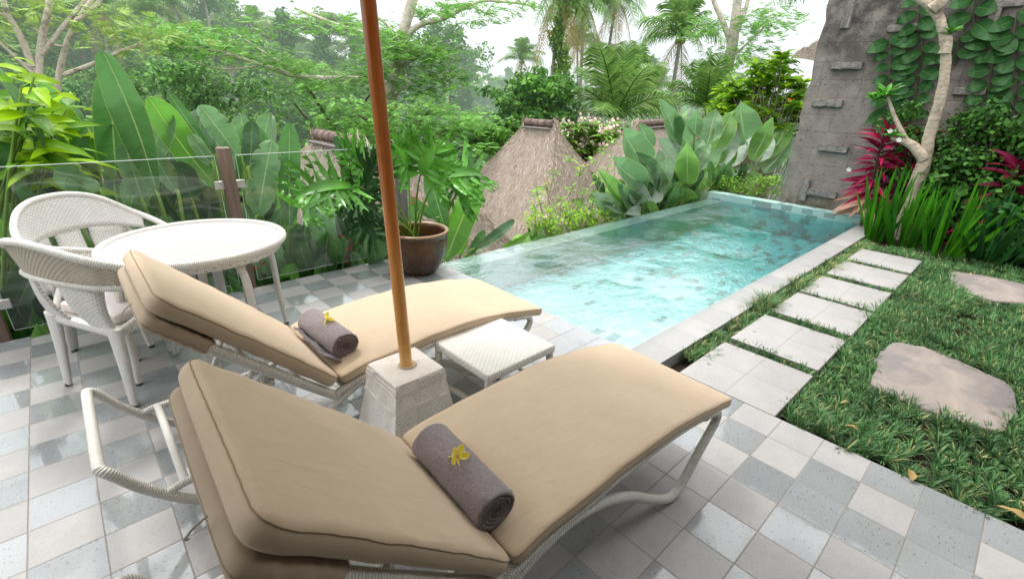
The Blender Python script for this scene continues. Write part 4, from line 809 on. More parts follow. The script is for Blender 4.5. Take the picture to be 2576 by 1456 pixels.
# ---------------------------------------------------------------- wicker tub chairs (facing +x)
def make_chair(label, loc, rz, slats, band_holes=False, hb=.87, hw=.37, lw=.225):
    t = thing('wicker_chair', label, 'chair', loc, rz, 'white wicker chairs at the round table')
    hh = [(.20, hw-.06, .62), (.10, hw-.025, .65), (-.05, hw, .70), (-.19, hw-.025, .76), (-.28, hw-.12, hb-.055), (-.325, .13, hb-.012), (-.335, 0, hb)]
    hoop = hh+[(x, -y, z) for x, y, z in hh[::-1][1:]]
    b = MB(); tube(b, hoop, .018, 12, k=6, flat=1.0); b.build('arm_hoop', M['wrap'], t)
    H = smooth_path(hoop, 8); seg = H[20:77]
    lo = seg.copy(); dn = .165 if not band_holes else .15
    lo[:, 2] = (.64 if band_holes else .655)+(seg[:, 2]-seg[:, 2].min())*.25; lo[:, 0] = seg[:, 0]*.93+.012; lo[:, 1] = seg[:, 1]*.94
    k = 8; P = np.stack([seg*(1-f)+lo*f for f in np.linspace(0, 1, k)], 1); Ls = np.concatenate([[0], np.cumsum(np.linalg.norm(np.diff(seg, axis=0), axis=1))])
    U = np.stack([np.repeat(Ls, k), (-np.linspace(0, .18, k))[None].repeat(len(seg), 0).ravel()], -1)
    b = MB(); b.add(P.reshape(-1, 3), grid_faces(len(seg), k), U); o = b.build('back_band', M['weaveh' if band_holes else 'weave'], t); m = o.modifiers.new('t', 'SOLIDIFY'); m.thickness = .010 if not band_holes else .004
    b = MB(); tube(b, lo, .0145 if band_holes else .008, 10); b.build('lower_rail', M['wrap'], t)
    # slats run from the band to the seat
    for (y0, y1) in slats:
        b = MB(); n1, n2 = 9, 5; P = np.zeros((n1, n2, 3)); U = np.zeros((n1, n2, 2))
        for i in range(n1):
            f = i/(n1-1)
            for j in range(n2):
                y = y0+(y1-y0)*j/(n2-1); yy = y*(1-.10*f); xt = np.interp(abs(y), [0, .1, .2, .31], [-.312, -.305, -.275, -.20]); P[i, j] = (xt*(1-f)+(-.215)*f-.02*sin(pi*f), yy, ((.68 if band_holes else .705)-(abs(y) > .2)*.02)*(1-f)+.40*f); U[i, j] = (y, .3*f)
        b.add(P.reshape(-1, 3), grid_faces(n1, n2), U.reshape(-1, 2)); o = b.build('back_slat', M['weave'], t); m = o.modifiers.new('t', 'SOLIDIFY'); m.thickness = .014
    b = MB(); V, F, U = rbox(.46, .50, .045, .014, 6, 6, 1); b.add(V+A3(0, 0, .405), F, U); b.build('seat', M['weave'], t)
    b = MB(); V, F, U = rbox(.42, .42, .055, .02, 8, 8, 2); V[:, 2] += .012*np.where(V[:, 2] > 0, np.clip(1-(np.abs(V[:, 0])/.21)**2, 0, 1)*np.clip(1-(np.abs(V[:, 1])/.21)**2, 0, 1), 0); b.add(V+A3(.02, 0, .455), F, U); b.build('seat_cushion', M['white_fabric'], t)
    for s in (-1, 1):
        b = MB(); tube(b, [(-.215, s*(lw-.025), .43), (-.225, s*(lw-.015), .25), (-.245, s*lw, .012)], [.052, .040, .027], 14, k=3, flat=.48, up=(1, 0, 0)); l = b.build('leg', M['weave'], t)
        b = MB(); tube(b, [(-.245, s*lw, .014), (-.245, s*lw, 0)], .016, 10); b.build('foot_cap', M['black'], l)
        b = MB(); tube(b, [(.20, s*(hw-.06), .615), (.205, s*(hw-.08), .42), (.21, s*(hw-.11), .22), (.215, s*(lw+.01), .012)], [.021, .022, .021, .019], 12, k=3); l = b.build('leg', M['wrap'], t)
        b = MB(); tube(b, [(.215, s*(lw+.01), .014), (.215, s*(lw+.01), 0)], .016, 10); b.build('foot_cap', M['black'], l)
        b = MB(); tube(b, [(-.215, s*.235, .40), (-.07, s*(hw-.06), .53), (.09, s*(hw-.025), .645)], .015, 10, k=4); b.build('arm_brace', M['wrap'], t)
    b = MB(); tube(b, [(-.205, -.2, .385), (-.205, .2, .385)], .016, 10); b.build('seat_rail', M['wrap'], t)
    return t
make_chair('white wicker tub chair with slatted back, behind the round table by the glass', (.105, 3.62, 0), radians(-52), [(-.31, -.125), (-.072, .072), (.125, .31)], False, .905, .36, .22)
make_chair('white wicker tub chair seen from behind with an open-weave back band, nearer the viewer', (.075, 3.12, 0), radians(28), [(-.27, -.085), (.085, .27)], True, .865, .41, .255)

# ---------------------------------------------------------------- potted philodendron
pp = thing('potted_plant', 'large mossy terracotta pot with a split-leaf philodendron at the corner of the pool', 'potted plant', (2.2, 3.60, 0))
b = MB(); lathe(b, [(.0, .0), (.13, .0), (.15, .008), (.185, .05), (.228, .12), (.252, .20), (.262, .28), (.268, .345), (.266, .352), (.272, .358), (.270, .368), (.276, .374), (.282, .385), (.283, .397), (.274, .405), (.256, .405), (.248, .396), (.240, .36), (.235, .28)], 56); b.build('pot', M['pot'], pp)
b = MB(); lathe(b, [(.0, .285), (.12, .287), (.236, .28)], 32); b.build('soil', M['soil'], pp)
def philo_leaf(mb, base, tip, N, size, lobes=7, mat=0, sag=.04, seed=0):
    rs = np.random.default_rng(seed); base = np.asarray(base, float); tip = np.asarray(tip, float); d = unit(tip-base); N = unit(np.asarray(N)-d*(np.asarray(N) @ d)); S = np.cross(d, N); L = np.linalg.norm(tip-base)
    cen = lambda t: base+(tip-base)*t+N*sag*4*t*(1-t)-A3(0, 0, .10*L)*t**3
    # body along the midrib
    n = 12; t = np.linspace(0, 1, n); w = size*.15*np.sin(pi*np.clip(t*.92+.06, 0, 1))**.6; P = np.stack([np.array([cen(x)+S*ww*s+N*abs(s)*ww*.35 for s in (-1, -.5, 0, .5, 1)]) for x, ww in zip(t, w)])
    mb.add(P.reshape(-1, 3), grid_faces(n, 5), None, mat)
    for i in range(lobes):
        f = .04+.86*i/(lobes-1)
        for s in (-1, 1):
            ang = radians(118-98*f+rs.normal()*7); dirv = d*cos(ang)+S*s*sin(ang); ln = size*(.72*math.sin(pi*(.28+.55*f))+.10)*(.85+.3*rs.random())
            b0 = cen(f)+S*s*size*.05; e = b0+dirv*ln+N*(.22*ln+rs.normal()*.04)+A3(0, 0, .02*ln)
            leaf(mb, b0, e, size*.17*(1.1-.3*f), N+rs.normal(size=3)*.30, sag=-ln*.06, fold=.35, n=9, m=2, prof='lance', wave=.35, mat=mat, ph=rs.random()*6)
            if ln > size*.4:
                for g_ in (.5, .72):
                    q = b0+(e-b0)*g_; q2 = q+unit(dirv*.7+d*.8)*ln*.30; leaf(mb, q, q2-A3(0, 0, .01), size*.10, N+rs.normal(size=3)*.4, sag=.01, fold=.3, n=6, m=1, prof='lance', mat=mat)
PL = [((738, 475), (885, 470), .36, 0), ((760, 530), (865, 468), .30, 0), ((925, 430), (860, 380), .34, 0), ((1060, 440), (1095, 360), .40, 0), ((1030, 430), (985, 350), .34, 0), ((1110, 445), (1215, 430), .42, 0), ((870, 500), (950, 520), .30, 1), ((900, 470), (950, 400), .30, 1), ((905, 545), (945, 600), .26, 1), ((1120, 455), (1185, 520), .34, 0)]
fm, fd, sm = MB(), MB(), MB(); root_ = A3(2.17, 3.62, .28)
for i, (p0, p1, sz, dk) in enumerate(PL):
    Y0 = 3.52+.16*((i*7) % 5)/4-.08; B0 = onY(*(p0 if i else (885, 470)), Y0); T0 = onY(*(p1 if i else (742, 478)), Y0-.10+.05*(i % 3))
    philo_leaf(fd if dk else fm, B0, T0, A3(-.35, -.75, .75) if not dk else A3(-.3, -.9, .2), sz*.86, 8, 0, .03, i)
    r0 = root_+A3(.03*cos(i*2.3), .03*sin(i*2.3), 0); mid = (r0+B0)/2+A3(0, 0, .10+.05*(i % 2)); tube(sm, [r0, r0*.6+mid*.4+A3(0, 0, .05), mid, B0*.75+mid*.25+A3(0, 0, .03), B0], [.011, .009, .0075, .006, .005], 7, k=4)
fm.build('glossy_leaves', M['philo'], pp, (2.2, 3.6, 0)); fd.build('shaded_leaves', M['philodark'], pp, (2.2, 3.6, 0)); sm.build('petioles', M['stem'], pp, (2.2, 3.6, 0))
# ---------------------------------------------------------------- big-leaved plants behind the fence and the pool
def px_leaf(mb, tip, base, wpx, Y, mat=0, dt=0.0, up=.35, tw=0.0, fold=.22, sag=.0, wave=.12, prof='banana', n=44, m=4, ph=0.0, tear=0.0, stem=None, foot=None):
    B = onY(base[0], base[1], Y); T = onY(tip[0], tip[1], Y+dt); w = (1.18 if prof == 'ovate' else .84)*wpx*mpp((B+T)/2); N = unit(EYE-(B+T)/2)+A3(0, 0, up); d = unit(T-B); N = N+np.cross(d, unit(N))*tw
    leaf(mb, B, T, w, N, sag=sag*np.linalg.norm(T-B), fold=fold, n=n, m=m, prof=prof, wave=wave, mat=mat, ph=ph, tear=tear)
    if stem is not None:
        ft = np.asarray(foot, float) if foot is not None else A3(B[0]+.1, B[1]+.1, B[2]-.8); mid = B-d*.25*np.linalg.norm(T-B); mid[2] = min(mid[2], B[2]-.05)
        tube(stem, [B+d*.02, mid*.5+B*.5, mid*.6+ft*.4, ft], [.010, .014, .018, .024], 7, k=3)
    return B, T
c0 = lambda x, y: (x/3, y/3); c1 = lambda x, y: (603.7+.28657*x, 281.7+.28657*y); c2 = lambda x, y: (1408.7+.2604*x, 201.2+.2604*y)
LM = ['banana', 'bananabright', 'bananapale', 'bananadark']; LMATS = [M[k] for k in LM]
def plant(name, label, cat, leaves, Y, conv, sc, mats, group=None, stemmat='stem', partname='leaves', foot=None, prof='banana', fold=.36, wave=.22):
    lm, sm = MB(), MB(); first = onY(*conv(*leaves[0][1]), Y); ft = np.asarray(foot, float) if foot is not None else A3(first[0], Y+.05, ground(first[0], Y+.4)+.1)
    t = thing(name, label, cat, ft, 0, group)
    for i, (tp, bs, w, mt, *r) in enumerate(leaves):
        dt = r[0] if r else .12*((i*5) % 3-1); tw = r[1] if len(r) > 1 else .22*(((i*7) % 5)/2-1)
        px_leaf(lm, conv(*tp), conv(*bs), w*sc, Y+.06*((i*3) % 4)-.09, mt, dt, .35, tw, sag=.055*((i % 3)-1)-.02, ph=i*1.7, prof=prof, fold=fold, wave=wave, tear=(.0, .3, .45, .2)[i % 4] if prof == 'banana' else (.0, .12, 0)[i % 3], stem=sm, foot=ft+A3(.05*cos(i), .05*sin(i), 0))
    lm.build(partname, mats, t, ft); sm.build('stalks', M[stemmat], t, ft); return t
GB = 'banana plants behind the glass fence'
plant('banana_plant', 'tall banana plant whose highest dark ribbed leaf leans left above the glass', 'banana plant', [((775, 385), (1180, 1455), 300, 0, .1, -.5), ((935, 1080), (1080, 1520), 210, 2), ((1109, 1090), (1330, 1460), 170, 2)], 4.75, c0, 1/3, LMATS, GB)
plant('banana_plant', 'banana plant with a bright backlit yellow-green leaf, left of the brown fence post', 'banana plant', [((1115, 725), (1640, 1420), 290, 1, .1, .2), ((1262, 690), (1610, 1190), 110, 0), ((1505, 795), (1810, 1200), 230, 2), ((1345, 1215), (1450, 1520), 240, 3), ((1430, 1010), (1600, 1260), 130, 2)], 4.95, c0, 1/3, LMATS, GB)
plant('banana_plant', 'three upright rounded banana leaves right of the brown fence post', 'banana plant', [((2185, 925), (2185, 1720), 200, 0, .05, .1), ((1905, 915), (1885, 1280), 165, 3), ((2055, 1055), (1950, 1640), 265, 2, .05, -.2)], 4.55, c0, 1/3, LMATS, GB)
plant('banana_plant', 'low banana plant with a pale rounded leaf behind the white chair', 'banana plant', [((400, 1280), (740, 1470), 230, 2), ((500, 1215), (600, 1300), 60, 2), ((-60, 480), (390, 1210), 115, 2, .1, .8), ((140, 1380), (330, 1700), 120, 0)], 4.7, c0, 1/3, LMATS, GB)
plant('banana_plant', 'banana plant with one broad bright leaf right behind the terracotta pot', 'banana plant', [((2095, 600), (1800, 1310), 290, 1, .05, .2), ((1650, 520), (1800, 1030), 215, 0), ((1985, 998), (1930, 1260), 110, 1), ((1490, 755), (1730, 940), 120, 0)], 4.45, c1, .28657, LMATS, GB)
plant('banana_plant', 'low banana plant with curled leaves over the pool overflow edge', 'banana plant', [((2410, 950), (2050, 1210), 120, 3), ((2330, 1018), (2010, 1250), 110, 2), ((2520, 1100), (2280, 1215), 80, 1), ((2150, 1040), (2000, 1260), 110, 0)], 4.25, c1, .28657, LMATS, GB)
plant('banana_plant', 'dark banana leaf in front of the ridge-tiled thatched roof', 'banana plant', [((815, 228), (1030, 400), 140, 3), ((1060, 520), (1090, 800), 220, 0)], 4.9, c1, .28657, LMATS, GB)
plant('banana_plant', 'broad mid-green banana leaves seen through the glass right of the table', 'banana plant', [((700, 870), (770, 1260), 260, 0), ((405, 885), (560, 1410), 125, 1), ((290, 1288), (450, 1470), 160, 0), ((950, 1130), (735, 1350), 70, 2), ((590, 990), (720, 1290), 170, 0), ((870, 860), (860, 1180), 170, 2)], 4.42, c1, .28657, LMATS, GB)
# undergrowth thicket of the same leaves right behind the fence: loose dense growth
def thicket(name, label, x0, x1, y0, y1, z0, z1, n, seed, mats, size=(.35, .75), group=None):
    rs = np.random.default_rng(seed); lm, sm = MB(), MB(); c = A3((x0+x1)/2, (y0+y1)/2, z0-.4); t = thing(name, label, 'leafy plant', c, 0, group)
    for i in range(n):
        f = A3(rs.uniform(x0, x1), rs.uniform(y0, y1), z0-.4); h = rs.uniform(z0, z1); L = rs.uniform(*size); a = rs.uniform(0, 2*pi); sp = rs.uniform(.1, .5); B = f+A3(cos(a)*sp*.3, sin(a)*sp*.3, h-f[2]-L*.4); T = B+A3(cos(a)*L*sp, sin(a)*L*sp*.8, L*(1-.5*sp))
        leaf(lm, B, T, L*rs.uniform(.24, .36), A3(-.45, -.8, .3)+rs.normal(size=3)*.45, sag=.05*L, fold=.32, n=22, m=3, wave=.22, ph=i, tear=(0, .3, .15)[i % 3], mat=int(rs.choice(len(mats), p=[.5, .14, .16, .20])))
        tube(sm, [f, (f+B)/2+A3(0, 0, .05), B], [.014, .011, .008], 6, k=2)
    lm.build('leaves', mats, t, c); sm.build('stalks', M['stem'], t, c); return t
for i, (x0, x1, lab) in enumerate([(-1.0, -.45, 'dense heliconia leaves at the far left, below the white chairs'), (-.45, .15, 'dense heliconia leaves behind the nearer white chair'), (.15, .75, 'dense heliconia leaves behind the round table'), (.75, 1.35, 'dense heliconia leaves right of the brown fence post foot'), (1.35, 1.95, 'dense heliconia leaves between the fence post and the potted plant'), (1.95, 2.5, 'dense heliconia leaves hidden behind the terracotta pot')]):
    thicket('heliconia_plant', lab, x0, x1, 4.28, 5.0, -.75, .22, 40, 40+i, LMATS, (.45, .9), group='heliconias behind the fence')
thicket('banana_plant', 'tall dark banana leaves behind the highest banana leaf, beyond the glass', -.25, .45, 5.1, 5.6, .1, 1.15, 16, 71, LMATS, (.8, 1.3), 'banana plants behind the glass fence')
thicket('banana_plant', 'tall mixed banana leaves behind the brown fence post, beyond the glass', .5, 1.5, 5.1, 5.6, .1, .95, 18, 72, LMATS, (.7, 1.2), 'banana plants behind the glass fence')
def heliconia(P, sc, label):
    t = thing('heliconia_flower', label, 'flower', P, 0, 'red heliconia blooms', 1.0); b = MB()
    tube(b, [(0, 0, -.4), (0, 0, 0), (.01, 0, .10*sc), (.03, 0, .2*sc)], .005, 6, k=3); b.build('stem', M['stem'], t)
    for i in range(5):
        b = MB(); z = .04*i*sc; s = 1 if i % 2 else -1; leaf(b, (0, 0, z), (s*.11*sc*(1-.1*i), -.02, z+.085*sc), .03*sc, (0, -1, .4), fold=.7, n=8, m=2, prof='lance'); b.build('bract', M['flowerred'], t)
for p, s, l in [((872, 640), .9, 'red heliconia bloom behind the glass right of the table'), ((655, 680), .9, 'red heliconia bloom at the foot of the brown fence post'), ((880, 665), .8, 'low red heliconia bloom by the tile edge near the parasol pole'), ((212, 745), .8, 'red heliconia bloom under the nearer chair'), ((1043, 515), .6, 'red heliconia bloom behind the potted philodendron')]:
    heliconia(onY(*p, 4.32), s, l)

# silver-leaved calathea clumps beyond the pool
CAL = [M['calathea'], M['calagreen']]; GC = 'silver calathea clumps beyond the pool'
CL = {1: ((600, 465), (830, 830), 270, 0), 2: ((765, 418), (880, 650), 160, 0), 3: ((962, 178), (1150, 660), 190, 0), 4: ((1100, 335), (1260, 650), 200, 0), 5: ((1320, 285), (1300, 540), 145, 0), 6: ((1505, 282), (1420, 640), 210, 0), 7: ((1672, 298), (1470, 700), 200, 1), 8: ((1740, 210), (1790, 600), 290, 0), 9: ((1732, 398), (1560, 850), 150, 0), 10: ((1842, 545), (1550, 900), 220, 0), 11: ((2055, 365), (1850, 790), 180, 1), 12: ((2172, 378), (1960, 720), 140, 0), 13: ((2252, 428), (1980, 780), 130, 1), 14: ((2240, 590), (1950, 900), 190, 0), 15: ((510, 755), (810, 1010), 240, 0), 16: ((735, 695), (1005, 1030), 190, 0), 17: ((938, 560), (1150, 810), 200, 0), 18: ((1222, 605), (1230, 1010), 215, 1), 19: ((1560, 648), (1280, 960), 180, 0), 20: ((1382, 578), (1265, 780), 140, 0), 21: ((368, 865), (605, 1210), 150, 1), 22: ((548, 985), (800, 1280), 160, 0), 23: ((650, 920), (790, 1200), 190, 0), 24: ((298, 1088), (610, 1270), 140, 0), 25: ((325, 1150), (610, 1330), 130, 0), 26: ((985, 1075), (850, 1200), 140, 0), 27: ((1150, 1005), (1160, 1215), 260, 1), 28: ((1380, 925), (1310, 1150), 140, 1), 29: ((1965, 808), (1620, 920), 95, 0), 30: ((1122, 1155), (1030, 1225), 55, 1), 31: ((630, 1300), (780, 1270), 110, 0), 32: ((960, 670), (1000, 920), 160, 0), 33: ((1050, 825), (1060, 1030), 140, 0), 34: ((1440, 840), (1330, 1100), 170, 1), 35: ((1700, 640), (1540, 900), 150, 1), 36: ((1460, 620), (1280, 800), 130, 0), 37: ((1900, 880), (1830, 1060), 130, 1), 38: ((2060, 560), (1900, 820), 160, 0)}
def cal(label, idx, Y, foot): plant('calathea_clump', label, 'calathea', [CL[i] for i in idx], Y, c2, .2604, CAL, GC, 'stem', foot=foot, prof='ovate', fold=.48, wave=.26)
cal('silver calathea clump leaning left over the pool overflow edge, lowest of the row', (15, 16, 21, 22, 23, 24, 25, 26, 31), 4.10, (6.55, 4.2, -.6))
cal('silver calathea clump with the tall narrow pale leaf on its left side', (1, 2, 3, 4, 17, 32, 33), 4.55, (7.4, 4.6, -.6))
cal('silver calathea clump with the broad round green leaf by the pool corner', (18, 20, 27, 28, 30, 34, 36), 4.15, (7.75, 4.25, -.6))
cal('silver calathea clump carrying the widest and tallest leaf, in the middle of the row', (5, 6, 7, 8, 9, 10, 19, 29, 35), 4.35, (8.9, 4.4, -.5))
cal('greener calathea clump beside the stone wall', (11, 12, 13, 14, 37, 38), 3.95, (9.7, 4.05, -.5))

for i, (x0, x1, y0, y1, lab) in enumerate([(6.3, 7.4, 4.05, 4.5, 'dark understorey leaves at the foot of the left calathea clumps'), (7.4, 8.6, 4.1, 4.7, 'dark understorey leaves at the foot of the middle calathea clumps'), (8.6, 10.2, 3.95, 4.7, 'dark understorey leaves at the foot of the calathea beside the wall')]):
    thicket('heliconia_plant', lab, x0, x1, y0, y1, -.5, .32, 42, 60+i, [M['banana'], M['calagreen'], M['calathea'], M['bananadark']], (.4, .8))
# ---------------------------------------------------------------- bright shrub with pointed leaves, far left
t = thing('lime_shrub', 'bright lime-green shrub with pointed leaves at the far left behind the fence', 'shrub', (-1.0, 5.0, -1.2)); lm, sm = MB(), MB(); rs = np.random.default_rng(5)
for i in range(16):
    a = onY(rs.uniform(-60, 190), rs.uniform(190, 420), 4.9+rs.uniform(-.3, .5)); ft = A3(-1.0+rs.uniform(-.3, .3), 5.0+rs.uniform(-.2, .2), -1.2); tube(sm, [ft, ft*.4+a*.6+A3(0, 0, .15), a], [.02, .012, .006], 7, k=4)
    for k in range(6):
        an = k*2.4+i; d = A3(cos(an), sin(an), rs.uniform(-.25, .45)); B = a-A3(0, 0, .06*k)+d*.03; T = B+d*rs.uniform(.2, .34)-A3(0, 0, .07); leaf(lm, B, T, rs.uniform(.075, .115), A3(-.2, -.5, 1)+rs.normal(size=3)*.3, sag=.02, fold=.3, n=9, m=2, prof='lance', wave=.12, ph=i, mat=int(rs.random() < .35))
for q in [(30, 150, 85, 165), (15, 185, 60, 205), (95, 215, 148, 235), (150, 210, 10, 200), (205, 345, 120, 320), (40, 320, 140, 335), (140, 430, 40, 385), (115, 400, 20, 405), (170, 275, 70, 262), (90, 290, 20, 300)]:
    B = onY(q[2], q[3], 4.75); T = onY(q[0], q[1], 4.65); leaf(lm, B, T, np.linalg.norm(T-B)*.42, A3(-.2, -.5, 1), sag=.02, fold=.25, n=9, m=2, prof='lance', wave=.1, mat=0)
lm.build('leaves', [M['lime'], M['limedark']], t, (-1, 5, -1.2)); sm.build('stems', M['stem'], t, (-1, 5, -1.2))

# ---------------------------------------------------------------- thatched pavilions down the slope
def pavilion(label, ridge0, ridge1, run, drop, side, name='thatched_pavilion', n=46, straws=9000, wob=.10, caps=True, flare=.9, seed=0):
    r0, r1 = np.asarray(ridge0, float), np.asarray(ridge1, float); c = (r0+r1)/2; d = unit((r1-r0)*A3(1, 1, 0)); s = A3(-d[1], d[0], 0); L = np.linalg.norm((r1-r0)[:2]); rs = np.random.default_rng(seed)
    t = thing(name, label, 'thatched roof', (c[0], c[1], c[2]-drop-2.2))
    org = (c[0], c[1], c[2]-drop-2.2)
    e0, e1 = r0-d*side, r1+d*side
    def surf(k, u, f):       # k face, u along, f from ridge to eave
        if k < 2:
            sg = 1 if k == 0 else -1; a = r0+(r1-r0)*u[..., None]; b_ = (e0+(e1-e0)*u[..., None])+s*sg*run
        else:
            e = r0 if k == 2 else r1; dd = -d if k == 2 else d; a = np.broadcast_to(e, u.shape+(3,)); b_ = e+dd*side+s*(run*(2*u-1))[..., None]
        P = a+(b_-a)*f[..., None]; P[..., 2] = c[2]-drop*f**flare+(a[..., 2]-c[2])*(1-f)
        nz = (np.sin(P[..., 0]*2.3+1)+np.sin(P[..., 1]*2.9)+.6*np.sin(P[..., 0]*7+P[..., 1]*5)+.4*np.sin(P[..., 0]*15-P[..., 1]*11))*.045*f+.02*np.abs(np.sin(f*22)); P[..., 2] += nz; return P
    b = MB(); f = np.linspace(0, 1, n); u = np.linspace(0, 1, n)
    for k in range(4):
        Ug, Fg = np.meshgrid(u, f, indexing='ij'); P = surf(k, Ug, Fg); wid = (L+2*side*Fg) if k < 2 else 2*run*Fg
        b.add(P.reshape(-1, 3), grid_faces(n, n), np.stack([(Ug-.5)*wid+k*20, Fg*math.hypot(run, drop)], -1).reshape(-1, 2))
    roof = b.build('roof', M['thatch'], t, org)
    b = MB()                     # loose straw ends over the whole roof and along hips
    m = straws; k = rs.integers(0, 4, m); u_ = rs.random(m); f_ = rs.random(m)**.6; hip = rs.random(m) < .22; u_ = np.where(hip, np.where(rs.random(m) < .5, rs.random(m)*.03, 1-rs.random(m)*.03), u_)
    for kk in range(4):
        q = k == kk; P = surf(kk, u_[q], f_[q]); Q = surf(kk, np.clip(u_[q]+rs.normal(size=q.sum())*.01, 0, 1), np.clip(f_[q]+.03, 0, 1.04)); D = Q-P; D /= np.linalg.norm(D, axis=1)[:, None]+1e-9; D += rs.normal(size=D.shape)*.22; ln = rs.uniform(.06, .17, (q.sum(), 1)); S = np.cross(D, rs.normal(size=D.shape)); S /= np.linalg.norm(S, axis=1)[:, None]+1e-9
        nrm = np.cross(D, s if kk < 2 else d); diamonds(b, P+A3(0, 0, .018)+rs.normal(size=P.shape)*.012, D*ln*.5, S*.0052)
    b.build('loose_straw', M['straw'], roof, org)
    if caps:
        nc = max(4, int(round(L/.19)))
        for i in range(nc):
            b = MB(); p = r0+(r1-r0)*((i+.5)/nc); h = L/nc*.56; a = np.linspace(-.25*pi, 1.25*pi, 12); rr = np.array([.076, .081, .086]); X = np.array([-h, 0, h]); P = p+d[None, None]*X[:, None, None]+s[None, None]*(np.cos(a)[None, :, None]*rr[:, None, None])+A3(0, 0, 1)*(np.sin(a)[None, :, None]*rr[:, None, None]*.95+.0)
            b.add(P.reshape(-1, 3), grid_faces(3, 12)); o = b.build('ridge_tile', M['ridge'], t, org); mo = o.modifiers.new('t', 'SOLIDIFY'); mo.thickness = .022
        b = MB(); tube(b, [r0+s*.12+A3(0, 0, -.09), r1+s*.12+A3(0, 0, -.09)], .022, 8); tube(b, [r0-s*.12+A3(0, 0, -.09), r1-s*.12+A3(0, 0, -.09)], .022, 8); b.build('ridge_batten', M['greypost'], t, org)
        for e, dd in ((r0, -d), (r1, d)):
            b = MB(); q = rs.normal(size=(70, 3))*A3(.03, .03, .05)*1.2+e+dd*.05+A3(0, 0, -.03); D = (dd*.5+A3(0, 0, -.7)+rs.normal(size=(70, 3))*.25)*.08; S = rand_unit(70)*.010; diamonds(b, q, D, S); b.build('ridge_tuft', M['straw'], t, org)
    b = MB(); A = e0-s*(run-.5)+d*.5; B = e1+s*(run-.5)-d*.5; x0, x1 = sorted((A[0], B[0])); y0, y1 = sorted((A[1], B[1])); box(b, x0, x1, y0, y1, c[2]-drop-2.2, c[2]-drop+.15); b.build('wall', M['pavwall'], t, org, smooth=False)
    return t
pavilion('large conical thatched roof with terracotta ridge in the centre beyond the pool', (7.2, 7.38, 1.02), (7.2, 6.62, 1.03), 2.6, 3.3, 2.4, straws=30000, seed=1)
pavilion('thatched roof with a tiled ridge behind the banana leaves, left of the parasol pole', (2.75, 7.05, .93), (2.75, 5.80, .935), 2.1, 2.4, 1.5, straws=16000, seed=2)
pavilion('thatched roof mostly hidden behind the silver calathea leaves', (9.6, 6.3, 1.02), (10.9, 6.3, 1.05), 2.8, 2.8, 2.4, straws=16000, seed=3)
pavilion('small low thatched roof seen through the glass above the farther white chair', (.16, 7.5, .40), (.75, 7.5, .42), 2.0, 1.9, 1.4, straws=8000, seed=4)
pavilion('small thatched roof below the potted plant, half covered by leaves', (3.35, 5.75, .62), (3.95, 5.75, .60), 1.0, 1.5, .95, straws=8000, seed=5, caps=False)
pavilion('low thatched roof at the far left edge beneath the lime shrub', (-.9, 6.4, -.35), (-.2, 6.4, -.35), 1.2, 1.2, 1.2, straws=5000, seed=6, caps=False)
pavilion('high thatched roof peeking out behind the stone wall at the top', (15.2, 2.52, 4.58), (15.2, .8, 4.58), 2.3, 2.05, 2.1, straws=8000, seed=7)

# ---------------------------------------------------------------- shrubs around the pool
def twiggy(name, label, foot, tips, leafmats, leaf_len, leaf_w, per, stem='palestem', group=None, flowers=None, seed=0, r0=.018, spread=.0, rosette=True, wave=0.0):
    rs = np.random.default_rng(seed); foot = np.asarray(foot, float); t = thing(name, label, 'shrub', foot, 0, group); sm, lm = MB(), MB(); nf = 0
    for i, T in enumerate(tips):
        T = np.asarray(T, float); mid = foot*.45+T*.55+rs.normal(size=3)*A3(.12, .12, .05)*np.linalg.norm(T-foot)*.5; mid[2] = min(mid[2], T[2]); tube(sm, [foot+rs.normal(size=3)*spread*A3(1, 1, 0), foot*.7+mid*.3, mid, T], [r0, r0*.75, r0*.5, r0*.35], 6, k=4)
        for k in range(per):
            an = k*2.4+i*1.3; d = A3(cos(an), sin(an), rs.uniform(-.15, .75)); B = T-A3(0, 0, .012*k if rosette else 0)+(0 if rosette else rs.normal(size=3)*leaf_len*.7); L = leaf_len*rs.uniform(.65, 1.15); E_ = B+unit(d)*L-A3(0, 0, L*.22)
            leaf(lm, B, E_, leaf_w*rs.uniform(.8, 1.15), A3(0, 0, 1)+rs.normal(size=3)*.3, sag=L*.08, fold=.25, n=7, m=1, prof='lance', mat=int(rs.random() < .3) if len(leafmats) > 1 else 0, wave=wave)
        if flowers and nf < 99 and rs.random() < flowers[1]:
            q = rs.normal(size=(flowers[3], 3))*flowers[2]*.9+T+A3(0, 0, flowers[2]*.9); fl = MB(); nn = rand_unit(len(q)); D = np.cross(nn, rand_unit(len(q))); D /= np.linalg.norm(D, axis=1)[:, None]; diamonds(fl, q, D*flowers[2]*.6, np.cross(nn, D)*flowers[2]*.5); fl.build('blossom', M[flowers[0]], t, foot); nf += 1
    sm.build('stems', M[stem], t, foot); lm.build('leaves', leafmats, t, foot)
    return t
rs = np.random.default_rng(21)
tips = [onY(x, y, 4.55+rs.uniform(-.25, .35)) for x, y in [(1432, 395), (1395, 430), (1375, 465), (1460, 425), (1490, 400), (1520, 375), (1540, 352), (1505, 440), (1440, 470), (1410, 500), (1475, 480), (1500, 510), (1455, 515), (1530, 420), (1550, 400), (1385, 520), (1350, 480), (1345, 520)]]
twiggy('frangipani_shrub', 'thin pale-stemmed frangipani shrub in front of the large conical thatched roof', (5.1, 4.6, -1.1), tips, [M['frang'], M['limedark']], .17, .045, 9, flowers=('floweryellow', .2, .03, 12), seed=3)
tips = [onY(x, y, 4.05+rs.uniform(-.1, .2)) for x in range(1325, 1540, 11) for y in (rs.uniform(490, 560), rs.uniform(530, 585), rs.uniform(515, 580))]
tips = [p for p in tips if p[2] > -.25]
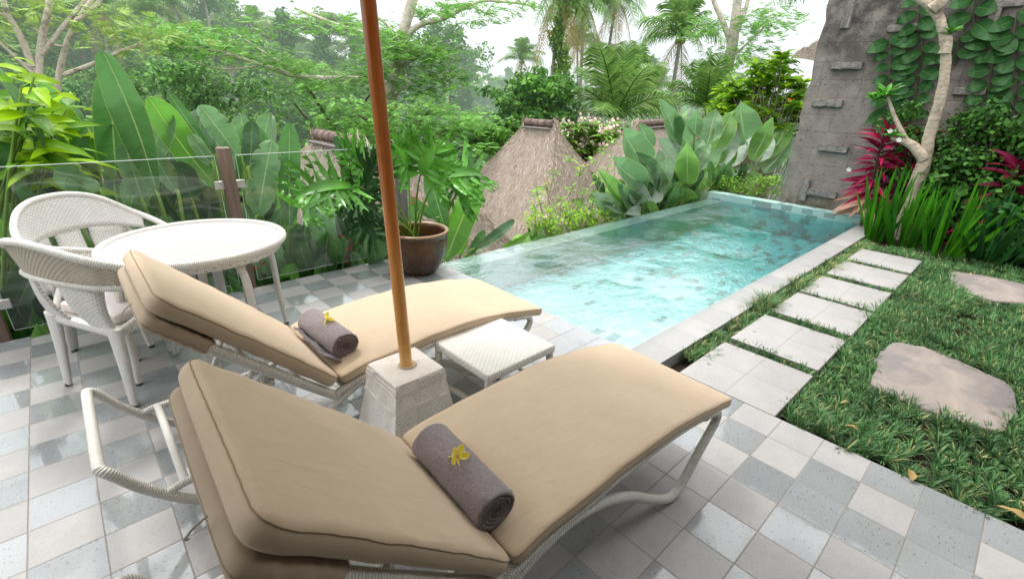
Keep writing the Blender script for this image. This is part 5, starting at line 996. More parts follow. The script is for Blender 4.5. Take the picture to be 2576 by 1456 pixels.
twiggy('flowering_shrub', 'low small-leaved shrub with pink and yellow flowers at the pool overflow edge', (5.0, 4.05, -.9), tips, [M['lime'], M['limedark']], .05, .022, 16, stem='stem', flowers=('flowerpink', .25, .025, 7), seed=4, r0=.006, spread=.25, rosette=False)
tips = [onY(x, y, 5.0+rs.uniform(-.5, .6)) for x, y in [(rs.uniform(1795, 1965), rs.uniform(448, 500)) for _ in range(60)]]
twiggy('weedy_shrub', 'straggly small-leaved weeds growing at the far pool corner beside the wall', (9.3, 4.0, -.4), [onX(x, y, 8.75+rs.uniform(0, .7)) for x, y in [(rs.uniform(1805, 1960), rs.uniform(445, 498)) for _ in range(70)]], [M['limedark'], M['frangfar']], .065, .035, 12, stem='palestem', seed=6, r0=.006, spread=.25, rosette=False)
# tall leafy shrub between the palms and the wall
c = A3(12.6, 4.6, -1.5); tips = [onX(x, y, 12.6+rs.uniform(-.9, .9)) for x, y in [(x_, 335-rs.random()**.8*(205-.75*abs(x_-1940)+25*sin(x_*.09))) for x_ in rs.uniform(1790, 2025, 190)]]
twiggy('hibiscus_shrub', 'tall bright leafy shrub with a few red flowers between the calatheas and the wall', c, tips, [M['limedark'], M['lime']], .30, .13, 9, stem='palestem', flowers=('flowerred', .06, .04, 8), seed=7, r0=.014, spread=.6, wave=.1)
b = None
c = A3(12.3, 8.2, -2.5); tips = [at(x, y, 12.4+rs.uniform(-.8, .8)) for x, y in [(rs.uniform(1405, 1570), rs.uniform(308, 385)) for _ in range(190)]]
twiggy('frangipani_tree', 'broad frangipani tree covered in pale pink blossoms behind the conical roof', c, tips, [M['frangfar'], M['limedark']], .26, .075, 9, stem='palestem', flowers=('flowerpink', .5, .075, 12), seed=8, r0=.05, spread=.3)
# ---------------------------------------------------------------- garden bed in front of the wall
def clump(label, base, n, h, mat, spread=.16, w=.033, lean=.55, seed=0, dirb=(0, 0)):
    rs = np.random.default_rng(seed); base = np.asarray(base, float); t = thing('strap_leaf_clump', label, 'strap-leaf plant', base, 0, 'strap-leaf clumps in front of the wall'); lm = MB()
    for i in range(n):
        a = rs.uniform(0, 2*pi); r = spread*rs.random()**.5; B = A3(cos(a)*r, sin(a)*r, -.02); ln = lean*rs.random()**1.3; d = A3(cos(a)+dirb[0], sin(a)+dirb[1], 0)*ln; H = h*rs.uniform(.55, 1.08); T = B+A3(d[0]*H, d[1]*H, H*(1-.35*ln)); leaf(lm, B, T, w*rs.uniform(.8, 1.35), unit(A3(-.8, -.4, .3)+rs.normal(size=3)*.5), sag=-.10*H*ln, fold=.3, n=9, m=1, prof='strap', droop=.30*H*ln*rs.random(), ph=i)
    lm.build('leaves', M[mat], t); return t
clump('upright green strap-leaf clump at the end of the pool coping, left of the others', (7.45, 1.16, -.04), 36, .96, 'strap', .12, .038, .38, 1)
clump('tall green strap-leaf clump behind the farthest path slab', (7.42, .84, -.04), 34, .98, 'strap', .15, .038, .42, 2)
clump('green strap-leaf clump fanning to the right beside the grass', (7.28, .48, -.04), 38, .92, 'strap', .15, .038, .5, 3, (.0, -.25))
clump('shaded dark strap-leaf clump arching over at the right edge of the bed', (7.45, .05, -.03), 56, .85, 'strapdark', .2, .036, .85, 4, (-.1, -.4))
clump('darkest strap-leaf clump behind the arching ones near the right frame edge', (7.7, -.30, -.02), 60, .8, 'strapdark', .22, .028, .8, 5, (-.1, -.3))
def cordyline(label, foot, h, n, mats, seed, L=.34, lowdry=True):
    rs = np.random.default_rng(seed); t = thing('cordyline_plant', label, 'cordyline', foot, 0, 'crimson cordylines by the wall'); lm, dm, sm = MB(), MB(), MB(); top = A3(-.05, .06, h)
    tube(sm, [(0, 0, -.05), (-.02, .02, h*.4), top*.98], [.022, .018, .014], 8, k=4)
    for i in range(n):
        f = i/n; a = i*2.4+seed; z = h*(.22+.80*f); d = A3(cos(a), sin(a), -.25+1.1*f*f+rs.normal()*.15); l = L*rs.uniform(.75, 1.15); B = top*(z/h)+A3(0, 0, 0); T = B+unit(d)*l-A3(0, 0, .22*l); leaf(dm if (lowdry and f < .2) else lm, B, T, (.062)*rs.uniform(.8, 1.2), A3(-.6, -.2, 1)+rs.normal(size=3)*.5, sag=.11*l, fold=.4, n=10, m=2, prof='lance', wave=.15, ph=i, mat=int(rs.random() < .35))
    lm.build('leaves', mats, t); sm.build('stem', M['darkstem'], t)
    if lowdry: dm.build('dry_leaves', M['drypink'], t)
CM = [M['cordyline'], M['cordydark']]
cordyline('crimson cordyline with dry pink lower leaves, standing against the bare wall', (8.02, 1.44, -.03), 1.24, 84, CM, 1, .40)
cordyline('crimson cordyline tucked behind the tree branch, right of the larger one', (8.10, 1.10, -.03), 1.2, 46, [M['cordydark'], M['cordyline']], 2, .36, False)
cordyline('maroon cordyline at the right edge of the photo in the dark shrubs', (7.8, .10, -.03), 1.05, 46, [M['cordydark'], M['cordyline']], 3, .42, False)
# frangipani tree
t = thing('frangipani_tree', 'old frangipani tree with a curved mottled trunk in front of the wall', 'tree', (7.9, .98, -.04)); o = (7.9, .98, -.04)
TX = 7.85; pts = [onX(x, y, TX) for x, y in [(2292, 510), (2305, 465), (2326, 405), (2334, 360), (2342, 325), (2362, 262), (2376, 190), (2379, 130), (2368, 62), (2345, 22), (2300, -10), (2240, -40)]]; pts[0][2] = -.06
b = MB(); tube(b, pts, [.115, .084, .070, .063, .058, .053, .050, .050, .048, .047, .045, .042], 18, k=6); V = b.V[0]; V += RNG.normal(size=V.shape)*.0022; b.build('trunk', M['fra_bark'], t, o)
for q, r in (([(2328, 402), (2306, 376), (2285, 360), (2243, 345)], (.075, .06, .05, .03)), ([(2376, 135), (2384, 112), (2386, 92)], (.06, .045, .036)), ([(2345, 25), (2366, 5), (2375, -25)], (.08, .07, .06)), ([(2285, 362), (2262, 320), (2245, 280), (2232, 240)], (.035, .028, .022, .016))):
    b = MB(); tube(b, [onX(x, y, TX-.03) for x, y in q], r, 12, k=5); b.build('branch', M['fra_bark'], t, o)
lm = MB(); rs = np.random.default_rng(9)
for (x, y), s in (((2230, 240), .21), ((2222, 248), .18), ((2243, 345), .16), ((2200, 255), .2), ((2390, 88), .15)):
    P = onX(x, y, TX-.05)
    for k in range(8):
        a = k*2.4; d = A3(cos(a)*.6-.2, sin(a), rs.uniform(0, .9)); leaf(lm, P, P+unit(d)*s*rs.uniform(.7, 1.1), s*.26, A3(-.6, 0, 1), sag=.02, fold=.25, n=9, m=2, prof='lance')
lm.build('leaves', M['philo'], t, o)
for x, y in ((2240, 330), (2262, 352), (2136, 427), (2230, 505)):
    P = onX(x, y, 7.75); fl = MB()
    for k in range(5): a = k*2*pi/5; leaf(fl, P, P+A3(-.01, .032*cos(a), .032*sin(a)), .03, A3(-1, 0, .1), n=6, m=1, prof='x')
    fl.build('blossom', M['flowerwhite'], t, o)

# shingle vines clinging flat to the wall
def shingle(label, path, lsize, seed):
    rs = np.random.default_rng(seed); P = smooth_path([onX(x, y, 8.37) for x, y in path], 10); L = np.concatenate([[0], np.cumsum(np.linalg.norm(np.diff(P, axis=0), axis=1))]); st = lsize*.42; n = int(L[-1]/st); org = P[-1]
    t = thing('shingle_vine', label, 'climbing vine', org, 0, 'shingle vines clinging to the wall'); lm = MB()
    for i in range(n):
        s = i*st; c = np.array([np.interp(s, L, P[:, k]) for k in range(3)]); sd = 1 if i % 2 else -1; l = 1.22*lsize*rs.uniform(.68, 1.2)
        B = c+A3(-.012-.010*rs.random(), sd*.015, 0); T = B+A3(-.035, sd*l*.92, -l*(.42+rs.normal()*.16)); leaf(lm, B, T, l*.80, A3(-1, sd*.12, .25)+rs.normal(size=3)*.10, sag=.012, fold=.15, n=12, m=4, prof='x', wave=.05, ph=i)
    lm.build('leaves', M['shingle'], t, org); b = MB(); tube(b, P, .008, 6); b.build('stem', M['darkstem'], t, org)
shingle('shingle vine column of paired leaves on the bare left part of the wall', [(2240, 92), (2242, 160), (2238, 230), (2245, 300), (2255, 350)], .175, 1)
shingle('shingle vine column just left of the curved frangipani trunk', [(2318, -20), (2312, 60), (2322, 120), (2310, 200), (2300, 260), (2285, 320)], .185, 2)
shingle('shingle vine column reaching the top of the wall right of the trunk', [(2455, -20), (2450, 40), (2448, 90)], .20, 3)
shingle('shingle vine column crossing the middle of the wall right of the trunk', [(2495, 90), (2500, 150), (2490, 210), (2480, 260), (2495, 310)], .185, 4)
shingle('shingle vine column at the right edge of the photo', [(2560, 30), (2555, 110), (2562, 190), (2555, 270), (2560, 340)], .195, 5)
shingle('short shingle vine tuft right behind the frangipani trunk', [(2412, 95), (2408, 130), (2402, 165)], .165, 6)
# dark shrubs against the wall
def darkshrub(label, px, X, n, size, seed, mat='darkleaf', name='shade_shrub'):
    rs = np.random.default_rng(seed); C = np.array([onX(x, y, X+rs.uniform(-.18, .14)) for x, y in px]); c = C.mean(0)*A3(1, 1, 0)+A3(0, 0, -.04); t = thing(name, label, 'shrub', c, 0, 'dark small-leaved shrubs along the wall'); lm, sm = MB(), MB()
    leaf_cloud(lm, C, .20, n, size, .72, .25, shell=.1); lm.build('leaves', M[mat], t, c)
    for q in C: tube(sm, [c, c*.5+q*.5+rs.normal(size=3)*.06, q], [.012, .008, .004], 5, k=3)
    sm.build('stems', M['darkstem'], t, c)
rs = np.random.default_rng(31)
darkshrub('dark small-leaved shrub between the crimson cordylines and the curved trunk', [(rs.uniform(2225, 2330), 440-rs.random()**1.3*160) for _ in range(20)], 8.12, 80, .055, 1)
darkshrub('dark small-leaved shrub immediately right of the curved trunk', [(rs.uniform(2375, 2480), 455-rs.random()**1.5*190) for _ in range(24)], 8.05, 85, .056, 2)
darkshrub('dark small-leaved shrub at the right edge of the wall', [(rs.uniform(2470, 2600), 470-rs.random()**1.5*190) for _ in range(26)], 8.0, 85, .06, 3)
darkshrub('low grey-leaved shrub at the right edge of the flower bed', [(rs.uniform(2510, 2600), rs.uniform(530, 640)) for _ in range(16)], 7.5, 60, .10, 4, 'strapdark')
darkshrub('deep green undergrowth at the foot of the wall behind the strap leaves', [(rs.uniform(2330, 2590), rs.uniform(455, 580)) for _ in range(40)], 7.95, 70, .09, 5)
darkshrub('dark leafy shrub along the wall beyond the right edge of the photo', [(rs.uniform(2600, 2760), rs.uniform(330, 600)) for _ in range(30)], 7.9, 90, .075, 6)
# fallen leaves
def dead(P, L, yaw, label):
    b = MB(); leaf(b, (-L/2, 0, 0), (L/2, 0, .006), L*.42, (0, 0, 1), sag=.010, fold=.35, n=9, m=2, prof='lance', wave=.3); o = b.build('fallen_leaf', M['deadleaf']); o.location = P; o.rotation_euler = (.1, .05, yaw); tag(o, label, 'leaf', 'dry fallen leaves')
for (x, y), L, yaw, z, lab in [((2290, 1195), .085, .3, .012, 'dry tan leaf lying on the grass edge above the tiled terrace'), ((2541, 1290), .10, 1.6, .012, 'yellowish dry leaf at the grass edge, lower right corner'), ((2575, 1275), .08, .7, .02, 'brown curled leaf beside the yellowish one in the lower right corner'), ((2140, 1077), .07, 2.0, .01, 'brown leaf half buried in the grass beside the terrace'), ((2470, 640), .09, .6, .0, 'pale dry leaf among the grass below the strap leaves'), ((2440, 690), .05, .2, .012, 'small green yellow leaf on the farther flagstone'), ((2125, 1015), .06, 2.6, .006, 'small brown leaf on the grass near the large flagstone')]:
    dead(onZ(x, y, z), L, yaw, lab)
# ---------------------------------------------------------------- palms
def make_palm(H, R, nf, bend, seed, trunk_r=.11, dry=3, upbias=.15, leaflets=44, lw=.04, dr=1.0):
    rs = np.random.default_rng(seed); root = thing('coconut_palm', None, None); pts = [A3(bend[0]*f**1.6, bend[1]*f**1.6, H*f) for f in np.linspace(0, 1, 9)]
    if H > .3: b = MB(); tube(b, pts, np.interp(np.linspace(0, 1, 9), [0, .08, 1], [trunk_r*1.5, trunk_r*1.1, trunk_r*.75]), 10, k=2); b.build('trunk', M['palmbark'], root)
    top = pts[-1]; lm, dm = MB(), MB()
    for i in range(nf+dry):
        isdry = i >= nf; a = i*2.399+rs.normal()*.2; el = (upbias+1.25*(1-(i+.5)/nf)) if not isdry else -.75; L = R*rs.uniform(.85, 1.12)*(1 if not isdry else .8); n = leaflets; t = (np.arange(n)+.6)/n
        h = A3(cos(a), sin(a), 0); drp = (.55+.35*(1-min(el, 1.2)/1.2))*dr
        P = top+h[None]*(L*t*cos(max(el, -.9))*.95)[:, None]+A3(0, 0, 1)[None]*(L*(t*sin(el)-drp*t**2.2))[:, None]; tg = np.gradient(P, axis=0); tg /= np.linalg.norm(tg, axis=1)[:, None]; sd = np.cross(tg, A3(0, 0, 1)); sd /= np.linalg.norm(sd, axis=1)[:, None]+1e-9; roll = rs.normal()*.35; upv = np.cross(sd, tg); sd = sd*cos(roll)+upv*sin(roll)
        ll = L*.30*np.sin(pi*np.clip(t*.85+.12, 0, 1))**.7; tgt = dm if isdry else lm
        tube(tgt, P[::4], np.linspace(.03, .008, len(P[::4])), 5, caps=False)
        for s in (-1, 1):
            D = sd*s*.8+tg*.62+rs.normal(size=(n, 3))*.07; D /= np.linalg.norm(D, axis=1)[:, None]; Q1 = P+D*(ll*.55)[:, None]-A3(0, 0, 1)*(ll*.06)[:, None]; Q2 = P+D*ll[:, None]-A3(0, 0, 1)*(ll*(.28+.25*rs.random(n)))[:, None]; W = tg*(np.maximum(ll*lw, .004))[:, None]
            V = np.stack([P-W*.7, P+W*.7, Q1-W, Q1+W, Q2], 1).reshape(-1, 3); k = np.arange(n)[:, None]*5; tgt.add(V, np.concatenate([k+np.array([[0, 1, 3, 2]])], 0)); tgt.add(V, k+np.array([[2, 3, 4]]))
    lm.build('fronds', M['palm'], root)
    if dry: dm.build('dry_fronds', M['palmdry'], root)
    if H > .3:
        b = MB()
        for k in range(7): a = k*.9; c = top+A3(.16*cos(a), .16*sin(a), -.14-.05*(k % 2)); lathe(b, [(0.005, -.09), (.06, -.06), (.085, 0), (.06, .07), (.005, .10)], 8, c)
        b.build('coconuts', M['featheryellow'] if seed % 2 else M['palmdry'], root)
    return root
GP = 'coconut palms beyond the pavilions'
def place_palm(root, px, r, rz, label, sc, H, first=False, bend=(0, 0), group=GP):
    T = at(*px, r); c, s = cos(rz), sin(rz); bx, by = (bend[0]*c-bend[1]*s)*sc, (bend[0]*s+bend[1]*c)*sc; P = (T[0]-bx, T[1]-by, T[2]-H*sc)
    if first: root.location = P; root.rotation_euler = (0, 0, rz); root.scale = (sc,)*3; tag(root, label, 'palm', group); return root
    return dup(root, P, rz, label, group, sc)
pA = make_palm(13.5, 2.7, 17, (.9, .3), 1, .10, 2, .30, 38, .036, .78); bA = (.9, .3); pB = make_palm(15.0, 2.3, 15, (-.5, .6), 2, .10, 5, .0); bB = (-.5, .6)
place_palm(pA, (1313, 152), 38, .3, 'slender coconut palm standing alone against the sky above the conical roof', .85, 13.5, True, bA)
place_palm(pB, (1470, 4), 26, 1.1, 'tall coconut palm with a thin straight trunk, right of the vine-covered trunk', .95, 15, True, bB)
place_palm(pB, (1552, -6), 28, 2.6, 'tall coconut palm with drooping fronds, right of two at the top of the photo', .95, 15, False, bB)
place_palm(pB, (1412, -22), 21.5, 4.0, 'tall coconut palm whose trunk is wrapped in green climber', .95, 15, False, bB)
place_palm(pA, (1452, 118), 36, 2.2, 'coconut palm crown behind the vine-covered trunk', .85, 13.5, False, bA)
place_palm(pA, (1500, 148), 52, 1.2, 'small distant coconut palm left of the big low palm', .9, 13.5, False, bA)
place_palm(pA, (1540, 150), 58, 3.9, 'small distant coconut palm directly above the big low palm', .85, 13.5, False, bA)
place_palm(pA, (1712, 95), 24, 3.4, 'large coconut palm with a leaning trunk, left of the tall pale tree', .98, 13.5, False, bA)
place_palm(pA, (1655, 215), 40, 5.1, 'hazy coconut palm low behind the calatheas', .8, 13.5, False, bA)
place_palm(pA, (1640, 175), 62, 2.7, 'faint distant coconut palm left of the large leaning palm', .8, 13.5, False, bA)
o_ = place_palm(pA, (2130, -52), 13.5, 2.07, 'coconut palm behind the wall with fronds hanging into the top of the photo', .75, 13.5, False, bA)
for c_ in list(o_.children):
    if c_.name.startswith('dry'): bpy.data.objects.remove(c_)
place_palm(pA, (640, 60), 62, .9, 'distant coconut palm on the hill skyline left of the parasol pole', .95, 13.5, False, bA)
place_palm(pA, (435, 12), 50, 2.9, 'coconut palm among the hillside trees near the top left', .95, 13.5, False, bA)
place_palm(pA, (375, 40), 46, 4.4, 'coconut palm on the hillside left of the tallest banana leaf', .95, 13.5, False, bA)
place_palm(pA, (255, 30), 42, 5.6, 'coconut palm high on the hillside behind the second pale trunk', .9, 13.5, False, bA)
pC = make_palm(0.25, 2.6, 15, (0, 0), 5, .1, 1, .30, 46, .036, .55); P = at(1545, 322, 14.5)
pC.location = tuple(P); tag(pC, 'young stemless coconut palm with broad arching fronds behind the conical roof', 'palm', GP)
dup(pC, at(1770, 290, 17), 1.9, 'young coconut palm with hanging fronds below the tall pale tree', GP, .85); dup(pC, at(1590, 250, 19), 4.0, 'young coconut palm behind the larger stemless one', GP, .8)
# climber on the palm trunk
t = thing('climber', 'green climber wrapped thickly around the tall palm trunk', 'climbing vine', tuple(at(1408, 250, 21.3))); o = at(1408, 250, 21.3); lm = MB(); C = [at(1408+10*sin(y*.05)+5*sin(y*.21), y, 21.3) for y in range(-5, 270, 7)]; leaf_cloud(lm, C, [.20+.10*abs(sin(i*1.3))+.012*i*.3 for i in range(len(C))], 70, .13, .7, .35); lm.build('leaves', M['vine'], t, o)
b = MB(); tube(b, [at(1408, y, 21.4) for y in (-10, 60, 130, 200, 280)], .05, 6, k=3); b.build('stem', M['darkbark'], t, o)

# ---------------------------------------------------------------- trees drawn limb by limb
def limb_tree(label, r, trunks, leafmat, bark, crown, spray, group=None, name='tree', feather=True, seed=0, csize=.11, cat='tree', per=22, crad=.5, leaf_out=.2):
    rs = np.random.default_rng(seed); f = trunks[0][0][0]; P0 = at(f[0], f[1], r); t = thing(name, label, cat, tuple(P0), 0, group); b = MB()
    for path, r0, r1 in trunks:
        P = [at(x, y, r+dr) for x, y, dr in [(q+(0,))[:3] for q in path]]; tube(b, P, np.linspace(r0, r1, len(P)), 9, k=5)
    b.build('trunk', M[bark], t, P0); lm = MB(); C = np.array([at(x, y, r+(rs.normal()*1.0)) for x, y in crown])
    if feather:
        n = len(C)*per; q = np.repeat(C, per, 0)+RNG.normal(size=(n, 3))*A3(crad, crad, crad*.26); feather_sprays(lm, q, RNG.uniform(0, 2*pi, n), spray, 8, .20)
    else: leaf_cloud(lm, C, crad, per, csize, .6, .5, shell=.15, squash=.6)
    lm.build('crown', M[leafmat], t, P0); return t
rs = np.random.default_rng(77)
def scat(n, pts, sx, sy):
    pts = np.asarray(pts, float); k = rs.integers(0, len(pts), n); return [(pts[i, 0]+rs.normal()*sx, pts[i, 1]+rs.normal()*sy) for i in k]
GT = 'slender pale-trunked trees at the upper left'
limb_tree('slender pale trunk with forks at the far left, leftmost of the pair', 13, [([(92, 420), (92, 330), (96, 220), (102, 120), (118, 40), (128, -20)], .075, .05), ([(82, 168), (50, 90), (20, 40), (5, -10)], .06, .04), ([(96, 150), (150, 80), (215, 0)], .055, .03), ([(40, 65), (8, 40), (-30, 20)], .03, .015), ([(100, 200), (45, 150), (-20, 90)], .04, .02)], 'featheryellow', 'palebark', scat(20, [(20, 20), (70, 30), (130, 20), (180, 30), (40, 60), (150, 55)], 45, 16), .24, GT, seed=1, per=9, crad=.33)
limb_tree('slender pale trunk bending right at the upper left, second of the pair', 14, [([(162, 420), (158, 330), (146, 215), (165, 120), (196, 50), (240, -10)], .065, .045), ([(158, 190), (225, 165), (330, 120), (360, 112)], .05, .025), ([(196, 50), (235, 20), (262, -10)], .06, .04), ([(150, 225), (115, 195), (60, 160)], .04, .02), ([(165, 120), (130, 110), (85, 70)], .03, .015)], 'featheryellow', 'palebark', scat(26, [(230, 50), (300, 65), (360, 70), (270, 100), (340, 110), (390, 90)], 40, 16), .24, GT, seed=2, per=9, crad=.33)
GF = 'feathery-leaved trees in front of the wooded hill'
limb_tree('spreading feathery tree whose long limb reaches left across the hill to the banana leaves', 16, [([(985, 330), (985, 240), (1000, 150), (1020, 60), (1040, -10)], .22, .13), ([(985, 215), (900, 200), (760, 195), (660, 165), (540, 128), (430, 118)], .10, .03), ([(760, 195), (690, 150), (600, 90)], .05, .02), ([(1000, 130), (930, 90), (840, 60), (740, 20)], .08, .03), ([(660, 165), (560, 175), (470, 150)], .03, .015)], 'feather', 'palebark', scat(78, [(400, 85), (470, 80), (540, 85), (600, 100), (650, 120), (700, 150), (500, 115), (570, 130), (430, 120), (740, 165), (640, 80), (780, 60)], 28, 10), .27, GF, seed=3, per=12, crad=.36)
limb_tree('tall feathery tree right behind the parasol pole', 14.5, [([(958, 400), (962, 300), (985, 200), (1010, 110), (1022, 50), (1036, -15)], .16, .09), ([(985, 195), (1050, 140), (1100, 120)], .06, .03), ([(1010, 110), (970, 60), (930, 30)], .05, .03), ([(970, 250), (1010, 225), (1090, 180)], .05, .02)], 'feather', 'palebark', scat(150, [(1010, 100), (1060, 120), (1100, 160), (1120, 190), (1000, 150), (950, 130), (1050, 200), (1080, 230), (980, 210), (930, 180), (1110, 130), (900, 60), (960, 90)], 26, 13), .24, GF, seed=4, per=13, crad=.34)
limb_tree('leafy limb crossing the white sky at the top, reaching right of the parasol pole', 15.5, [([(1010, 200), (1022, 100), (1060, 62), (1110, 50), (1180, 15), (1230, 2), (1330, 12)], .10, .025), ([(1180, 15), (1215, 30), (1245, 45)], .03, .012), ([(1022, 80), (1040, 20), (1050, -10)], .07, .05)], 'feather', 'palebark', scat(46, [(1050, 30), (1100, 25), (1090, 45), (1165, 20), (1215, 35), (1235, 50), (1250, 15), (1330, 15), (1130, 10), (1190, 50)], 16, 6), .20, GF, seed=5, per=14, crad=.22)
limb_tree('low feathery tree between the thatched roofs', 12.5, [([(1010, 480), (1015, 400), (1040, 330), (1080, 280)], .07, .03), ([(1015, 400), (960, 330), (900, 290)], .05, .02), ([(1020, 390), (1120, 330), (1180, 300)], .04, .02), ([(1010, 420), (1130, 385), (1200, 350)], .03, .015)], 'feather', 'darkbark', scat(130, [(880, 270), (940, 290), (1000, 280), (1060, 270), (1110, 290), (1160, 310), (1040, 330), (1110, 340), (1170, 350), (960, 340), (900, 320), (1200, 330), (1060, 380), (1130, 385), (1210, 380)], 22, 11), .24, GF, seed=6, per=14, crad=.30)
limb_tree('feathery tree with drooping sprays left of the parasol pole', 15.5, [([(880, 460), (870, 380), (830, 310), (780, 230)], .09, .04), ([(850, 340), (900, 280), (930, 240)], .05, .02), ([(870, 380), (790, 320), (740, 260)], .05, .02)], 'feather', 'darkbark', scat(64, [(770, 215), (820, 225), (870, 240), (780, 260), (840, 280), (900, 270), (740, 230), (860, 310), (920, 240), (880, 205)], 24, 12), .26, GF, seed=7, per=11, crad=.34)
limb_tree('tall pale smooth-barked tree with a forked top, right of the large leaning palm', 20, [([(1805, 330), (1815, 250), (1830, 170), (1843, 110), (1850, 50), (1858, -20)], .24, .14), ([(1838, 110), (1820, 60), (1798, 10), (1790, -20)], .10, .07), ([(1846, 95), (1870, 40), (1885, -10)], .10, .06), ([(1835, 150), (1880, 110), (1930, 60)], .05, .02), ([(1815, 260), (1870, 200), (1900, 150)], .04, .015)], 'feather', 'palebark', scat(64, [(1905, 40), (1935, 35), (1890, 70), (1925, 75), (1900, 110), (1780, 50), (1760, 80), (1880, 150), (1915, 130), (1850, 140)], 20, 12), .26, None, seed=8, per=15, crad=.40)
limb_tree('thin bare-looking tree in the haze left of the large leaning palm', 34, [([(1630, 260), (1628, 210), (1622, 170)], .12, .05), ([(1628, 210), (1645, 180), (1655, 160)], .06, .03), ([(1628, 205), (1605, 185), (1590, 170)], .06, .03)], 'forestmid', 'palebark', scat(30, [(1600, 185), (1620, 170), (1645, 175), (1590, 200), (1640, 205)], 14, 10), .4, None, seed=9, feather=False, per=60, crad=.6, csize=.14)
# dense round tree with climber
limb_tree('dense dark-green rounded tree above the conical thatched roof', 15, [([(1350, 360), (1348, 300), (1352, 260)], .16, .10), ([(1350, 300), (1310, 270), (1290, 255)], .08, .04), ([(1350, 300), (1390, 270), (1410, 250)], .08, .04)], 'roundleaf', 'darkbark', [(1345+rs.normal()*40, 262+rs.normal()*26) for _ in range(150)]+[(1262+rs.random()*190, 300+rs.random()*34) for _ in range(50)]+[(1400+rs.normal()*14, 200+rs.random()*50) for _ in range(22)], .3, None, seed=10, feather=False, per=90, crad=.30, csize=.135)
limb_tree('small rounded bush left of the dense dark tree, beside the conical roof', 13.5, [([(1250, 380), (1255, 340)], .05, .03)], 'roundleaf', 'darkbark', [(1240+rs.normal()*22, 340+rs.normal()*18) for _ in range(30)], .3, None, seed=11, feather=False, per=80, crad=.26, csize=.11)

# ---------------------------------------------------------------- wooded hillside: separate trees, a few kinds copied
def crown_tree(kind, seed):
    rs = np.random.default_rng(seed); root = thing('forest_tree', None, None); b, lm = MB(), MB()
    if kind == 'round':
        H, R = 7.5, 2.6; tube(b, [(0, 0, -2), (.1, 0, H*.4), (.0, .1, H*.8)], [.22, .17, .08], 8, k=3); C = [A3(rs.normal()*R*.55, rs.normal()*R*.55, H*.72+rs.normal()*R*.42) for _ in range(34)]; leaf_cloud(lm, C, rs.uniform(.6, 1.15, 34), 125, .30, .62, .5, squash=.75)
    elif kind == 'tall':
        H, R = 12, 1.9; tube(b, [(0, 0, -2), (.1, .1, H*.5), (.3, 0, H*.9)], [.18, .14, .07], 8, k=3); C = [A3(rs.normal()*R*.5+.2, rs.normal()*R*.5, H*.82+rs.normal()*1.3) for _ in range(26)]; leaf_cloud(lm, C, rs.uniform(.5, .95, 26), 110, .27, .55, .45)
        for k in range(5): a = k*1.3; tube(b, [(.15, 0, H*.6+.4*k), (cos(a)*1.0, sin(a)*1.0, H*.72+.4*k)], [.06, .02], 5)
    elif kind == 'umbrella':
        H, R = 8.5, 3.4; tube(b, [(0, 0, -2), (.2, .0, H*.45), (.1, .2, H*.75)], [.2, .15, .1], 8, k=3)
        C = []
        for k in range(11):
            a = k*2.4; rr = R*(.25+.75*rs.random()); tipp = A3(cos(a)*rr, sin(a)*rr, H+rs.normal()*.5-.06*rr*rr); tube(b, [(.1, .15, H*.7), tipp*.5+A3(0, 0, H*.42), tipp], [.07, .045, .02], 5, k=3); C += [tipp+rs.normal(size=3)*A3(.7, .7, .12) for _ in range(26)]
        C = np.array(C); q = np.repeat(C, 4, 0)+RNG.normal(size=(len(C)*4, 3))*A3(.35, .35, .08); feather_sprays(lm, q, RNG.uniform(0, 2*pi, len(q)), .85, 6, .26)
    elif kind == 'bush':
        H, R = 3.2, 2.4; tube(b, [(0, 0, -1), (0, .05, 1.2)], [.12, .06], 6); C = [A3(rs.normal()*R*.5, rs.normal()*R*.5, 1.5+rs.normal()*.6) for _ in range(22)]; leaf_cloud(lm, C, rs.uniform(.55, 1.0, 22), 105, .24, .6, .5)
    elif kind == 'drape':
        H, R = 9, 2.2; tube(b, [(0, 0, -2), (.0, .1, H*.8)], [.2, .1], 7); C = [A3(rs.normal()*R*.42*(1.25-k/40), rs.normal()*R*.42*(1.25-k/40), 1.0+H*.9*k/40) for k in range(40)]; leaf_cloud(lm, C, rs.uniform(.5, .9, 40), 105, .26, .62, .3)
    return root, b, lm
def mk_kind(kind, seed, mat, bark, label, group):
    root, b, lm = crown_tree(kind, seed); b.build('trunk', M[bark], root); lm.build('crown', M[mat], root); return tag(root, label, 'tree', group)
GH = 'trees covering the far hillside'
KINDS = [mk_kind('round', 1, 'forestdark', 'darkbark', 'dense dark-crowned tree of the wooded hillside', GH), mk_kind('round', 2, 'forestmid', 'palebark', 'mid-green rounded tree of the wooded hillside', GH), mk_kind('tall', 3, 'forestdark', 'palebark', 'tall thin tree with a small high crown on the wooded hillside', GH), mk_kind('umbrella', 4, 'forestpale', 'palebark', 'flat-topped pale feathery tree of the wooded hillside', GH), mk_kind('bush', 5, 'forestmid', 'darkbark', 'low bushy tree of the wooded hillside', GH), mk_kind('drape', 6, 'forestdark', 'palebark', 'creeper-draped tree of the wooded hillside', GH), mk_kind('bush', 7, 'forestpale', 'darkbark', 'low yellow-green bush of the wooded hillside', GH)]
first = [True]*len(KINDS); rs = np.random.default_rng(123)
def put_tree(k, x, y, sc, dz=0.0):
    P = (float(x), float(y), float(ground(x, y))-.3+dz); rz = rs.uniform(0, 2*pi)
    if first[k]: KINDS[k].location = P; KINDS[k].scale = (sc,)*3; first[k] = False
    else: dup(KINDS[k], P, rz, None, None, sc*rs.uniform(.9, 1.1))
placed = []
